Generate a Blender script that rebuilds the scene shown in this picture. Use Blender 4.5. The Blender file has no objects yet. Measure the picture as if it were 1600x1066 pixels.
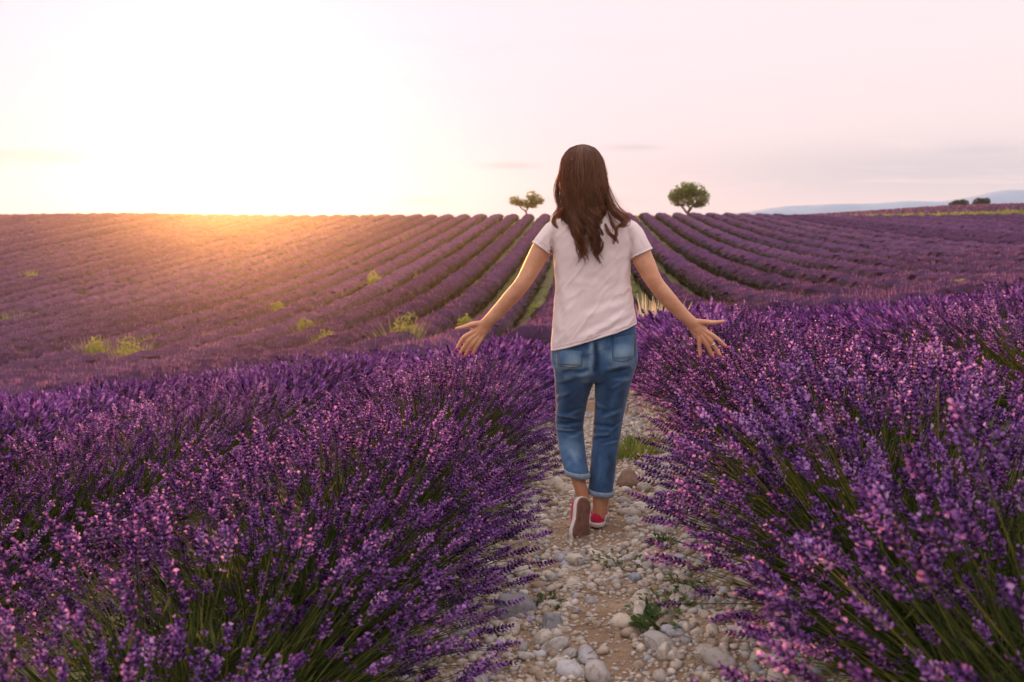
import bpy, bmesh, math, random
import numpy as np
from mathutils import Vector, Matrix, noise as mnoise
from mathutils.bvhtree import BVHTree

sc = bpy.context.scene
COL = sc.collection
PI = math.pi
rad = math.radians

# ------------------------------------------------------------------ camera
F_PX = 1600 * 35 / 36                       # focal length in pixels of the photograph
HORIZON = 345
PITCH = math.atan((533 - HORIZON) / F_PX)
YAW = math.atan(115 / F_PX * math.cos(PITCH))
CAM = np.array([-0.10, 0.0, 0.0])           # eye level is z = 0
cd = bpy.data.cameras.new('camera')
cd.lens = 35; cd.sensor_width = 36; cd.clip_start = 0.05; cd.clip_end = 3000
cam = bpy.data.objects.new('camera', cd); COL.objects.link(cam)
cam.location = CAM
cam.rotation_euler = (PI / 2 - PITCH, 0, YAW)
cd.dof.use_dof = True; cd.dof.focus_distance = 4.25; cd.dof.aperture_fstop = 4.2
sc.camera = cam
CAM_R = np.array(cam.rotation_euler.to_matrix())

def ray(px, py):
    d = CAM_R @ np.array([(px - 800) / F_PX, -(py - 533) / F_PX, -1.0])
    return d / np.linalg.norm(d)

def pix(px, py, Y):
    """the point at distance Y along the field that the photograph shows at (px, py)"""
    d = ray(px, py)
    return CAM + d * ((Y - CAM[1]) / d[1])

# ------------------------------------------------------------------ sun, sky, exposure
SUN_EL = rad(3.6)
_d = ray(368, HORIZON); SUN_AZ = math.atan2(_d[0], _d[1])          # measured from +Y towards +X
SUN_DIR = np.array([math.sin(SUN_AZ) * math.cos(SUN_EL), math.cos(SUN_AZ) * math.cos(SUN_EL), math.sin(SUN_EL)])
sl = bpy.data.lights.new('sun', 'SUN'); sl.energy = 5.0; sl.angle = rad(0.53); sl.color = (1.0, 0.40, 0.09)
sun = bpy.data.objects.new('sun', sl); COL.objects.link(sun)
sun.rotation_euler = Vector(SUN_DIR).to_track_quat('Z', 'Y').to_euler()
sun.location = (-20, 40, 30)

vs = sc.view_settings
sc.display_settings.display_device = 'sRGB'
vs.view_transform = 'Standard'; vs.look = 'None'; vs.exposure = 0.28; vs.gamma = 1.0; vs.use_curve_mapping = False
cy = sc.cycles
cy.max_bounces = 6; cy.diffuse_bounces = 3; cy.glossy_bounces = 2; cy.transmission_bounces = 3
cy.transparent_max_bounces = 6; cy.volume_bounces = 1; cy.caustics_reflective = False; cy.caustics_refractive = False
cy.use_denoising = True; cy.sample_clamp_indirect = 4.0; cy.use_adaptive_sampling = True; cy.adaptive_threshold = 0.02

class NT:
    """short-hand for building node trees"""
    def __init__(s, tree): s.t = tree; s.n = tree.nodes; s.l = tree.links
    def new(s, kind, **kw):
        n = s.n.new(kind)
        for k, v in kw.items(): setattr(n, k, v)
        return n
    def put(s, sock, v):
        if isinstance(v, bpy.types.NodeSocket): s.l.new(v, sock)
        elif isinstance(v, (tuple, list)) and len(v) == 3 and sock.type == 'RGBA': sock.default_value = (*v, 1)
        else: sock.default_value = v
    def math(s, op, a, b=0.0, c=None, clamp=False):
        n = s.new('ShaderNodeMath', operation=op, use_clamp=clamp)
        s.put(n.inputs[0], a); s.put(n.inputs[1], b)
        if c is not None: s.put(n.inputs[2], c)
        return n.outputs[0]
    def vmath(s, op, a, b=(0, 0, 0)):
        n = s.new('ShaderNodeVectorMath', operation=op)
        s.put(n.inputs[0], a); s.put(n.inputs[1], b)
        return n.outputs['Value'] if op in ('DOT_PRODUCT', 'LENGTH', 'DISTANCE') else n.outputs[0]
    def mix(s, f, a, b, blend='MIX'):
        n = s.new('ShaderNodeMix', data_type='RGBA', blend_type=blend)
        s.put(n.inputs[0], f); s.put(n.inputs[6], a); s.put(n.inputs[7], b)
        return n.outputs[2]
    def ramp(s, f, stops, interp='LINEAR'):
        n = s.new('ShaderNodeValToRGB'); n.color_ramp.interpolation = interp
        e = n.color_ramp.elements
        while len(e) < len(stops): e.new(0.5)
        for k, (p, c) in enumerate(stops):
            e[k].position = p; e[k].color = (*c, 1) if len(c) == 3 else c
        s.put(n.inputs[0], f)
        return n.outputs[0]
    def noise(s, vec, scale, detail=3.0, rough=0.55, dist=0.0):
        n = s.new('ShaderNodeTexNoise')
        if vec is not None: s.put(n.inputs['Vector'], vec)
        n.inputs['Scale'].default_value = scale; n.inputs['Detail'].default_value = detail
        n.inputs['Roughness'].default_value = rough; n.inputs['Distortion'].default_value = dist
        return n.outputs['Fac']
    def attr(s, name):
        return s.new('ShaderNodeAttribute', attribute_name=name).outputs['Fac']
    def maprange(s, v, a, b, c=0.0, d=1.0, kind='SMOOTHSTEP'):
        n = s.new('ShaderNodeMapRange', interpolation_type=kind)
        s.put(n.inputs[0], v); n.inputs[1].default_value = a; n.inputs[2].default_value = b
        n.inputs[3].default_value = c; n.inputs[4].default_value = d
        return n.outputs[0]

world = bpy.data.worlds.new('World'); sc.world = world; world.use_nodes = True
w = NT(world.node_tree); w.n.clear()
SKY_GAIN = 1.0
out = w.new('ShaderNodeOutputWorld'); bg = w.new('ShaderNodeBackground'); w.l.new(bg.outputs[0], out.inputs[0])
tc = w.new('ShaderNodeTexCoord'); dvec = tc.outputs['Generated']
sep = w.new('ShaderNodeSeparateXYZ'); w.l.new(dvec, sep.inputs[0]); dz = sep.outputs[2]
# clear dusk gradient: warm peach at the horizon, pale pink above, then lilac brightened overhead to light the figure
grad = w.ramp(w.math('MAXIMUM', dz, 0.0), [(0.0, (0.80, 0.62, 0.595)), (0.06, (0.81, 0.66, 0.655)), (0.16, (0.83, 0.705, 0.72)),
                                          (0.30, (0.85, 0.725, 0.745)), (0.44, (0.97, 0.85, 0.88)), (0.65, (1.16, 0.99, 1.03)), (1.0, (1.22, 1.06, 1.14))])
sdot = w.vmath('DOT_PRODUCT', dvec, tuple(SUN_DIR))
ang = w.math('ARCCOSINE', w.math('MINIMUM', sdot, 1.0))
glow = w.math('POWER', 2.71828, w.math('MULTIPLY', ang, -5.5))
grad = w.mix(glow, grad, (0.09, 0.055, 0.24), 'ADD')
# thin cloud veil to the right and a few small streaks
def blob(px, py, sx, sy):
    """soft-edged patch of cloud, centred on a sky direction, with angular half sizes in radians"""
    d = ray(px, py); az = math.atan2(d[0], d[1]); el = math.asin(d[2])
    a = w.math('SUBTRACT', w.math('ARCTAN2', sep.outputs[0], sep.outputs[1]), az)
    e = w.math('SUBTRACT', w.math('ARCSINE', dz), el)
    q = w.math('ADD', w.math('POWER', w.math('ABSOLUTE', w.math('DIVIDE', a, sx)), 2.0), w.math('POWER', w.math('ABSOLUTE', w.math('DIVIDE', e, sy)), 2.0))
    return w.math('POWER', 2.71828, w.math('MULTIPLY', q, -1.0))
mp = w.new('ShaderNodeMapping'); w.l.new(dvec, mp.inputs[0]); mp.inputs['Scale'].default_value = (3.0, 3.0, 34.0)
wn = w.noise(mp.outputs[0], 2.2, 5.0, 0.6, 0.6)
streak = w.maprange(wn, 0.38, 0.62)
veil = w.math('MULTIPLY', blob(1480, 268, 0.26, 0.026), w.maprange(wn, 0.22, 0.52))
for args in ((801, 259, 0.030, 0.0035), (668, 314, 0.028, 0.0025), (40, 246, 0.05, 0.007), (990, 232, 0.03, 0.004), (930, 312, 0.06, 0.004), (1530, 232, 0.07, 0.010)):
    veil = w.math('MAXIMUM', veil, w.math('MULTIPLY', blob(*args), w.math('ADD', 0.60, w.math('MULTIPLY', streak, 0.40))))
# high veil that covers the rest of the dome the same way
veil = w.math('MAXIMUM', veil, w.math('MULTIPLY', w.maprange(wn, 0.5, 0.75), 0.10))
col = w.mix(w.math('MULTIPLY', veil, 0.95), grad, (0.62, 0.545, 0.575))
nish = w.new('ShaderNodeTexSky', sky_type='NISHITA'); nish.sun_disc = False
nish.sun_elevation = SUN_EL; nish.sun_rotation = SUN_AZ
w.l.new(dvec, nish.inputs[0])
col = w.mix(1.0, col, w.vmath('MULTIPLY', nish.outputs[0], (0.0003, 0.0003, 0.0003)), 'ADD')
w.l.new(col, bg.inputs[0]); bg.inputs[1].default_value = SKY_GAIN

# ------------------------------------------------------------------ helpers
def tag(o, label=None, cat=None, group=None, kind=None):
    if label: o['label'] = label
    if cat: o['category'] = cat
    if group: o['group'] = group
    if kind: o['kind'] = kind
    return o

def mesh(name, V, Fc, mats, midx=None, attrs=None, smooth=True):
    """numpy mesh: V (n,3); Fc an (m,3) or (m,4) array, or a list of such arrays"""
    me = bpy.data.meshes.new(name)
    V = np.asarray(V, dtype=np.float32)
    fl = [np.asarray(f, dtype=np.int32) for f in (Fc if isinstance(Fc, list) else [Fc])]
    fl = [f for f in fl if len(f)]
    tot = np.concatenate([np.full(len(f), f.shape[1], np.int32) for f in fl])
    idx = np.concatenate([f.ravel() for f in fl])
    me.vertices.add(len(V)); me.vertices.foreach_set('co', V.ravel())
    me.loops.add(len(idx)); me.loops.foreach_set('vertex_index', idx)
    me.polygons.add(len(tot))
    me.polygons.foreach_set('loop_start', np.concatenate([[0], np.cumsum(tot)[:-1]]).astype(np.int32))
    me.polygons.foreach_set('loop_total', tot)
    for m in (mats if isinstance(mats, (list, tuple)) else [mats]): me.materials.append(m)
    if midx is not None: me.polygons.foreach_set('material_index', np.asarray(midx, np.int32))
    me.polygons.foreach_set('use_smooth', np.full(len(tot), smooth))
    for k, a in (attrs or {}).items():
        at = me.attributes.new(k, 'FLOAT', 'POINT'); at.data.foreach_set('value', np.asarray(a, np.float32))
    me.update(calc_edges=True)
    return me

def link(name, data, parent=None, loc=None):
    o = bpy.data.objects.new(name, data); COL.objects.link(o)
    if parent is not None: o.parent = parent
    if loc is not None: o.location = loc
    return o

def join(parts):
    """list of (V, F, attrs) -> one (V, F, attrs); all F share a width"""
    off = 0; Vs, Fs, At = [], [], {}
    for V, Fc, A in parts:
        Vs.append(V); Fs.append(np.asarray(Fc) + off); off += len(V)
        for k, a in A.items(): At.setdefault(k, []).append(a)
    return np.concatenate(Vs), np.concatenate(Fs), {k: np.concatenate(a) for k, a in At.items()}

def _hash(i, j, k, seed):
    n = (i * 374761393 + j * 668265263 + k * 1274126177 + seed * 974711) & 0xffffffff
    n = ((n ^ (n >> 13)) * 1274126177) & 0xffffffff
    return ((n ^ (n >> 16)) & 0xffff) / 65535.0

def vnoise(P, scale=1.0, seed=0, octaves=3):
    """value noise in 0..1 at the points P (n,3)"""
    P = np.asarray(P, float) * np.asarray(scale, float); tot = np.zeros(len(P)); amp = 1.0; norm = 0.0
    for o in range(octaves):
        Q = np.floor(P).astype(np.int64); f = P - Q; f = f * f * (3 - 2 * f); v = 0
        for a in (0, 1):
            for b in (0, 1):
                for c in (0, 1):
                    wgt = (f[:, 0] if a else 1 - f[:, 0]) * (f[:, 1] if b else 1 - f[:, 1]) * (f[:, 2] if c else 1 - f[:, 2])
                    v = v + wgt * _hash(Q[:, 0] + a, Q[:, 1] + b, Q[:, 2] + c, seed + o * 17)
        tot += amp * v; norm += amp; amp *= 0.5; P = P * 2.03 + 3.1
    return tot / norm

def sstep(a, b, x):
    t = np.clip((np.asarray(x, float) - a) / (b - a), 0, 1); return t * t * (3 - 2 * t)

# ------------------------------------------------------------------ materials
def material(name):
    m = bpy.data.materials.new(name); m.use_nodes = True
    t = NT(m.node_tree); p = m.node_tree.nodes['Principled BSDF']
    return m, t, p

def bump(t, p, height, strength, dist=0.01):
    b = t.new('ShaderNodeBump'); b.inputs['Strength'].default_value = strength; b.inputs['Distance'].default_value = dist
    t.l.new(height, b.inputs['Height']); t.l.new(b.outputs[0], p.inputs['Normal'])

def plant_material(name, greens, blooms, trans=0.35, rough=0.6, thin=(1.3, 1.3, 1.2), spec=0.2):
    """foliage: attribute 'hue' mixes leaf (0) to blossom (1), attribute 'tint' picks the shade within each"""
    m, t, p = material(name)
    tint = t.attr('tint'); hue = t.attr('hue')
    rnd = t.new('ShaderNodeObjectInfo').outputs['Random']
    tint = t.math('ADD', tint, t.math('MULTIPLY', t.math('SUBTRACT', rnd, 0.5), 0.22))
    c = t.mix(hue, t.ramp(tint, greens), t.ramp(tint, blooms))
    t.put(p.inputs['Base Color'], c); p.inputs['Roughness'].default_value = rough
    p.inputs['Specular IOR Level'].default_value = spec
    tr = t.new('ShaderNodeBsdfTranslucent'); t.put(tr.inputs[0], t.vmath('MINIMUM', t.vmath('MULTIPLY', c, thin), (0.92, 0.92, 0.92)))
    mx = t.new('ShaderNodeMixShader'); mx.inputs[0].default_value = trans
    t.l.new(p.outputs[0], mx.inputs[1]); t.l.new(tr.outputs[0], mx.inputs[2])
    t.l.new(mx.outputs[0], t.n['Material Output'].inputs[0])
    return m

GREENS = [(0.0, (0.018, 0.030, 0.011)), (0.5, (0.050, 0.072, 0.022)), (1.0, (0.23, 0.24, 0.065))]
BLOOMS = [(0.0, (0.030, 0.010, 0.050)), (0.35, (0.112, 0.041, 0.180)), (0.65, (0.255, 0.112, 0.380)), (0.85, (0.41, 0.22, 0.54)), (1.0, (0.56, 0.36, 0.65))]
M_lav = plant_material('lavender', GREENS, BLOOMS, 0.5, thin=(1.68, 1.58, 1.45), spec=0.08)
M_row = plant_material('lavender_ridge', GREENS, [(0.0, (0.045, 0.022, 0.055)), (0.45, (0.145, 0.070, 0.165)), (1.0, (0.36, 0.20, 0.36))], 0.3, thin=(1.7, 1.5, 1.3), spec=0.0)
M_weed = plant_material('weed_green', [(0.0, (0.03, 0.055, 0.015)), (0.5, (0.07, 0.12, 0.03)), (1.0, (0.16, 0.22, 0.06))], [(0, (0.3, 0.3, 0.1)), (1, (0.5, 0.5, 0.2))], 0.35)
M_yel = plant_material('yellow_green_weed', [(0.0, (0.12, 0.15, 0.03)), (0.5, (0.25, 0.29, 0.06)), (1.0, (0.42, 0.45, 0.13))], [(0, (0.4, 0.4, 0.1)), (1, (0.6, 0.6, 0.2))], 0.4)
M_cream = plant_material('cream_grass', [(0.0, (0.35, 0.30, 0.18)), (0.5, (0.58, 0.52, 0.36)), (1.0, (0.75, 0.70, 0.52))], [(0, (0.6, 0.55, 0.4)), (1, (0.75, 0.7, 0.55))], 0.4)
M_leaf = plant_material('almond_leaf', [(0.0, (0.05, 0.10, 0.015)), (0.5, (0.13, 0.21, 0.03)), (1.0, (0.30, 0.38, 0.07))], [(0, (0.1, 0.1, 0.03)), (1, (0.2, 0.2, 0.05))], 0.55)
M_dkleaf = plant_material('dark_leaf', [(0.0, (0.015, 0.028, 0.012)), (0.5, (0.03, 0.05, 0.02)), (1.0, (0.06, 0.08, 0.03))], [(0, (0.1, 0.1, 0.03)), (1, (0.2, 0.2, 0.05))], 0.2)

M_bark, t, p = material('bark')
t.put(p.inputs['Base Color'], t.ramp(t.noise(None, 9.0), [(0.3, (0.05, 0.035, 0.025)), (0.7, (0.14, 0.10, 0.07))])); p.inputs['Roughness'].default_value = 0.9

M_ground, t, p = material('field_soil')
geo = t.new('ShaderNodeNewGeometry').outputs['Position']
n1 = t.noise(geo, 0.35, 4.0); n2 = t.noise(geo, 7.0, 5.0, 0.65); n3 = t.noise(geo, 0.09, 2.0)
c = t.ramp(n2, [(0.3, (0.09, 0.062, 0.04)), (0.5, (0.16, 0.115, 0.075)), (0.7, (0.26, 0.20, 0.135))])
gr = t.ramp(n2, [(0.3, (0.06, 0.075, 0.025)), (0.7, (0.20, 0.21, 0.07))])
c = t.mix(t.maprange(t.math('ADD', n1, t.math('MULTIPLY', n3, 0.6)), 0.50, 0.85), c, gr)
t.put(p.inputs['Base Color'], c); p.inputs['Roughness'].default_value = 0.95
bump(t, p, n2, 0.6, 0.03)

M_path, t, p = material('path_soil')
geo = t.new('ShaderNodeNewGeometry').outputs['Position']
n1 = t.noise(geo, 5.0, 5.0, 0.6); n2 = t.noise(geo, 60.0, 4.0, 0.7)
c = t.ramp(t.math('ADD', t.math('MULTIPLY', n1, 0.6), t.math('MULTIPLY', n2, 0.4)), [(0.32, (0.12, 0.075, 0.042)), (0.5, (0.25, 0.165, 0.095)), (0.68, (0.42, 0.31, 0.20))])
t.put(p.inputs['Base Color'], c); p.inputs['Roughness'].default_value = 0.95
bump(t, p, n2, 0.7, 0.012)

def stone_material(name, stops, by='attr'):
    m, t, p = material(name)
    tc = t.new('ShaderNodeTexCoord').outputs['Object']
    geo = t.new('ShaderNodeNewGeometry').outputs['Position']
    v = t.attr('tint') if by == 'attr' else t.new('ShaderNodeObjectInfo').outputs['Random']
    c = t.ramp(v, stops)
    n = t.noise(geo, 45.0, 5.0, 0.65); n2 = t.noise(geo, 220.0, 2.0)
    c = t.mix(t.maprange(n, 0.45, 0.7), c, t.vmath('MULTIPLY', c, (0.62, 0.56, 0.48)))
    t.put(p.inputs['Base Color'], c); p.inputs['Roughness'].default_value = 0.8
    p.inputs['Specular IOR Level'].default_value = 0.35
    bump(t, p, t.math('ADD', n, t.math('MULTIPLY', n2, 0.3)), 0.45, 0.006)
    return m
STONES = [(0.0, (0.30, 0.23, 0.16)), (0.2, (0.52, 0.45, 0.35)), (0.4, (0.40, 0.36, 0.31)), (0.55, (0.60, 0.54, 0.45)), (0.7, (0.30, 0.29, 0.28)), (0.82, (0.50, 0.44, 0.36)), (0.93, (0.31, 0.33, 0.37)), (1.0, (0.68, 0.64, 0.57))]
M_stone = stone_material('limestone', STONES, 'random')
M_pebble = stone_material('limestone_pebbles', STONES, 'attr')
M_grock = stone_material('grey_rock', [(0, (0.24, 0.24, 0.25)), (1, (0.34, 0.34, 0.36))])
M_brock = stone_material('brown_rock', [(0, (0.20, 0.13, 0.085)), (1, (0.26, 0.18, 0.125))])
M_wrock = stone_material('pale_rock', [(0, (0.52, 0.47, 0.39)), (1, (0.64, 0.59, 0.50))])
M_blrock = stone_material('bluish_rock', [(0, (0.28, 0.32, 0.38)), (1, (0.36, 0.40, 0.45))])

# ------------------------------------------------------------------ terrain
_ky = [-60, -20, 0, 3, 6, 9, 12, 14, 17, 20, 24, 28, 33, 39, 45, 53, 63, 70, 80, 90, 100, 106, 110, 114, 122, 135, 150, 200, 260, 700]
_kz = [-1.24, -1.24, -1.24, -1.287, -1.427, -1.661, -1.989, -2.22, -2.52, -2.76, -2.98, -3.11, -3.18, -3.17, -3.08, -2.86, -2.50, -2.18, -1.68, -1.15, -0.58, -0.22, -0.04, 0.0, -0.15, -0.4, -0.6, -0.9, -2.5, -4.0]
_gy = np.arange(-60, 700, 0.25); _gz = np.interp(_gy, _ky, _kz)
_g = np.exp(-0.5 * (np.arange(-24, 25) * 0.25 / 1.6) ** 2); _g /= _g.sum()
_gz = np.convolve(np.pad(_gz, 24, mode='edge'), _g, 'valid')

def ground_z(x, y):
    x = np.asarray(x, float); y = np.asarray(y, float)
    z = np.interp(y, _gy, _gz)
    s = np.interp(y, [-20, 14, 45, 80, 108, 700], [0.105, 0.105, 0.072, 0.028, 0.0, 0.0])
    z = z + s * (1 + 0.19 * sstep(0, -2, x) * sstep(60, 15, y)) * 32 * np.tanh(x / 32)
    z = z + sstep(122, 172, y) * (1 - sstep(215, 300, y)) * 2.9 * sstep(4, 78, x)      # a second rise, to the right, behind the crest
    z = z + 0.10 * np.sin(x * 0.11 + 1.0) * sstep(60, 110, y) + 0.05 * np.sin(x * 0.031 * 6 + y * 0.05) * sstep(30, 60, y)
    return z

def ground_hit(px, py, y0=1.0, y1=125.0):
    d = ray(px, py); ys = np.arange(y0, y1, 0.05); P = CAM + d[None, :] * (ys / d[1])[:, None]
    k = np.nonzero(P[:, 2] <= ground_z(P[:, 0], P[:, 1]))[0]
    return P[k[0]] if len(k) else P[-1]

def grid(xs, ys, zf):
    X, Y = np.meshgrid(xs, ys); V = np.stack([X.ravel(), Y.ravel(), zf(X.ravel(), Y.ravel())], 1)
    nx, ny = len(xs), len(ys); i = (np.arange(ny - 1)[:, None] * nx + np.arange(nx - 1)[None, :]).ravel()
    return V, np.stack([i, i + 1, i + nx + 1, i + nx], 1)

xs = np.concatenate([np.arange(-340, -80, 20), np.arange(-80, 80, 1.25), np.arange(80, 341, 20)])
ys = np.concatenate([np.arange(-56, 0, 4), np.arange(0, 130, 1.0), np.arange(130, 316, 5)])
V, Fq = grid(xs, ys, ground_z)
tag(link('ground', mesh('ground', V, Fq, M_ground)), kind='structure')

# stony path between the two nearest rows: a sheet just above the ground
xs = np.arange(-0.72, 0.721, 0.03); ys = np.arange(0.2, 20, 0.03)
def path_z(x, y):
    P = np.stack([x, y, np.zeros_like(x)], 1)
    return ground_z(x, y) + 0.006 + (0.025 * vnoise(P, 3.0, 3, 2) + 0.010 * vnoise(P, 14.0, 5, 2)) * (1 - sstep(0.62, 0.72, np.abs(x)))
V, Fq = grid(xs, ys, path_z)
path = tag(link('path', mesh('path', V, Fq, M_path)), kind='structure')

# far hills; blue distance haze is painted into their pale colour
M_mount, t, p = material('haze_blue_hills')
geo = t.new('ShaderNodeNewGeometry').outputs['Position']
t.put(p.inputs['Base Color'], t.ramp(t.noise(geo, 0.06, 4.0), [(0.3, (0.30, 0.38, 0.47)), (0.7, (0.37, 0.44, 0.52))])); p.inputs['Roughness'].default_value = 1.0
def hills(name, D, prof, depth, seed):
    px = np.array([a for a, b in prof]); py = np.array([b for a, b in prof])
    ps = np.linspace(px[0], px[-1], 160); h = np.interp(ps, px, py)
    base = np.array([pix(a, HORIZON, D) for a in ps]); top = np.array([pix(a, b, D)[2] for a, b in zip(ps, h)])
    n = vnoise(np.stack([ps * 0.03, ps * 0, ps * 0], 1), 1.0, seed, 4) - 0.5
    top = top + n * 0.5
    rows = []
    for k, f in ((0, 0.0), (0.35, 0.55), (0.7, 0.88), (1.0, 1.0), (1.5, 0.7), (2.2, 0.0)):
        r = base.copy(); r[:, 1] += (k - 1) * depth; r[:, 2] = -5 + (top + 5) * f
        r[:, 2] += (vnoise(np.stack([ps * 0.05, ps * 0 + k, ps * 0], 1), 1.0, seed + 5, 3) - 0.5) * (1.2 if 0 < f < 1 else 0)
        rows.append(r)
    V = np.concatenate(rows); n = len(ps); i = (np.arange(len(rows) - 1)[:, None] * n + np.arange(n - 1)[None, :]).ravel()
    return tag(link(name, mesh(name, V, np.stack([i, i + 1, i + n + 1, i + n], 1), M_mount)), kind='structure')
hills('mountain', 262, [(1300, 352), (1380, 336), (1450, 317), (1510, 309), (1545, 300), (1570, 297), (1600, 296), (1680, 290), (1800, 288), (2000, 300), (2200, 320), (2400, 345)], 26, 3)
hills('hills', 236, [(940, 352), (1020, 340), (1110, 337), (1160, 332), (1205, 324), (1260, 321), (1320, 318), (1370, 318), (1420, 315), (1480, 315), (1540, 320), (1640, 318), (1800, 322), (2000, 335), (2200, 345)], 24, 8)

# ------------------------------------------------------------------ evening haze
mh = bpy.data.materials.new('haze'); mh.use_nodes = True; t = NT(mh.node_tree); t.n.clear()
vo = t.new('ShaderNodeVolumePrincipled'); vo.inputs['Color'].default_value = (0.93, 0.90, 0.92, 1)
vo.inputs['Density'].default_value = 0.00032; vo.inputs['Anisotropy'].default_value = 0.90
mo = t.new('ShaderNodeOutputMaterial'); t.l.new(vo.outputs[0], mo.inputs['Volume'])
hx0, hx1, hy0, hy1, hz0, hz1 = -350, 350, -70, 325, -9, 13
V = np.array([(x, y, z) for z in (hz0, hz1) for y in (hy0, hy1) for x in (hx0, hx1)], float)
tag(link('haze', mesh('haze', V, np.array([(0, 2, 3, 1), (4, 5, 7, 6), (0, 1, 5, 4), (2, 6, 7, 3), (0, 4, 6, 2), (1, 3, 7, 5)]), mh, smooth=False)), 'thin evening haze lit by the low sun', kind='stuff')

# ------------------------------------------------------------------ lavender
ROW = 1.8
def prism(pts, radii, n=3):
    """open n-sided tube along points"""
    pts = np.asarray(pts, float); V = []
    for k, (q, r) in enumerate(zip(pts, radii)):
        tdir = pts[min(k + 1, len(pts) - 1)] - pts[max(k - 1, 0)]; tdir /= np.linalg.norm(tdir) + 1e-9
        a = np.cross(tdir, (0.3, 1, 0.1)); a /= np.linalg.norm(a) + 1e-9; b = np.cross(tdir, a)
        for j in range(n): V.append(q + r * (math.cos(2 * PI * j / n) * a + math.sin(2 * PI * j / n) * b))
    Fc = []
    for k in range(len(pts) - 1):
        for j in range(n):
            a0, a1 = k * n + j, k * n + (j + 1) % n; Fc += [(a0, a1, a1 + n), (a0, a1 + n, a0 + n)]
    return np.array(V), np.array(Fc)

STALK_H = 0.62
def stalk(rng, fine):
    parts = []
    sp = rng.uniform(0.055, 0.092)                       # length of the flower spike
    top = STALK_H - sp
    if fine:
        zs = np.linspace(0, STALK_H - 0.006, 5)
        V, Fc = prism([(0, 0, z) for z in zs], [0.0016, 0.0015, 0.0013, 0.0012, 0.0008], 3)
        parts.append((V, Fc, {'hue': np.zeros(len(V)), 'tint': np.full(len(V), rng.uniform(0.35, 0.95))}))
        # pair of slim leaves low on the stem
        for z in rng.uniform(0.06, 0.3, 3):
            a = rng.uniform(0, 2 * PI); d = np.array([math.cos(a), math.sin(a), 1.6]) * 0.024; s = np.array([-math.sin(a), math.cos(a), 0]) * 0.0022
            V = np.array([(0, 0, z), d * 0.5 + s + (0, 0, z), d + (0, 0, z), d * 0.5 - s + (0, 0, z)])
            parts.append((V, np.array([(0, 1, 2), (0, 2, 3)]), {'hue': np.zeros(4), 'tint': np.full(4, rng.uniform(0.3, 0.7))}))
        nw = int(round(sp / 0.0115)); levels = [top + (k + 0.3) * sp / nw for k in range(nw)]
        if rng.random() < 0.6: levels.insert(0, top - rng.uniform(0.014, 0.03))
        for k, z in enumerate(levels):
            s = (z - top) / sp; wid = 0.0112 * (0.75 + 0.45 * math.sin(PI * min(max(s, 0), 1) ** 0.8)) * (1.0 if s > 0 else 0.75)
            m = 6 if s < 0.85 else 4
            a0 = rng.uniform(0, 2 * PI)
            for j in range(m):
                a = a0 + 2 * PI * j / m + rng.uniform(-0.25, 0.25)
                o = np.array([math.cos(a), math.sin(a), 0.0]); up = np.array([0, 0, 1.0]); sd = np.array([-math.sin(a), math.cos(a), 0.0])
                L = wid * rng.uniform(0.8, 1.15); ax = o * 0.78 + up * (0.55 + 0.7 * max(s, 0)); ax /= np.linalg.norm(ax); n2 = np.cross(ax, sd)
                p0 = np.array([0, 0, z]) + o * 0.0008; mid = p0 + ax * L * 0.6; tip = p0 + ax * L * 1.05; r = 0.0029
                V = np.array([p0, mid + sd * r, mid - sd * 0.5 * r + n2 * r * 0.87, mid - sd * 0.5 * r - n2 * r * 0.87, tip])
                parts.append((V, np.array([(0, 2, 1), (0, 3, 2), (0, 1, 3), (4, 1, 2), (4, 2, 3), (4, 3, 1)]), {'hue': np.ones(5), 'tint': np.clip((rng.uniform(0.05, 0.35) if rng.random() < 0.38 else rng.uniform(0.45, 0.82)) + np.array([-0.1, 0, 0, 0, 0.08]), 0, 1)}))
                if rng.random() < 0.15:                   # an open floret: two small lips
                    q = tip; e = 0.0046 * rng.uniform(0.8, 1.3)
                    V = np.array([q, q + (ax + sd) * e, q + (ax * 0.7 + up * 0.9) * e, q + (ax - sd) * e, q + (ax * 0.7 - up * 0.9) * e])
                    parts.append((V, np.array([(0, 1, 2), (0, 2, 3), (0, 3, 4), (0, 4, 1)]), {'hue': np.ones(5), 'tint': np.full(5, rng.uniform(0.6, 0.9))}))
    else:
        V, Fc = prism([(0, 0, 0), (0, 0, top * 0.5), (0, 0, top)], [0.002, 0.0017, 0.0015], 3)
        parts.append((V, Fc, {'hue': np.zeros(len(V)), 'tint': np.full(len(V), rng.uniform(0.35, 0.95))}))
        zs = np.linspace(top, STALK_H, 6); rr = np.array([0.004, 0.0118, 0.008, 0.0118, 0.0078, 0.0018]) * rng.uniform(0.85, 1.15)
        V, Fc = prism([(rng.uniform(-1, 1) * 0.001, rng.uniform(-1, 1) * 0.001, z) for z in zs], rr, 4)
        V = V * np.array([1, 1, 1]) + rng.normal(0, 0.0012, V.shape)
        parts.append((V, Fc, {'hue': np.ones(len(V)), 'tint': np.clip(rng.beta(2.0, 2.0, len(V)), 0, 1)}))
    V, Fc, A = join(parts)
    bend = rng.uniform(0.02, 0.11); s = np.clip(V[:, 2] / STALK_H, 0, 1)
    V = V.copy(); V[:, 0] += bend * s ** 2.2; V[:, 2] -= 0.35 * bend * s ** 3
    return V, Fc, A

rng = np.random.default_rng(11)
FINE = [stalk(rng, True) for _ in range(10)]
MID = [stalk(rng, False) for _ in range(10)]

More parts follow.
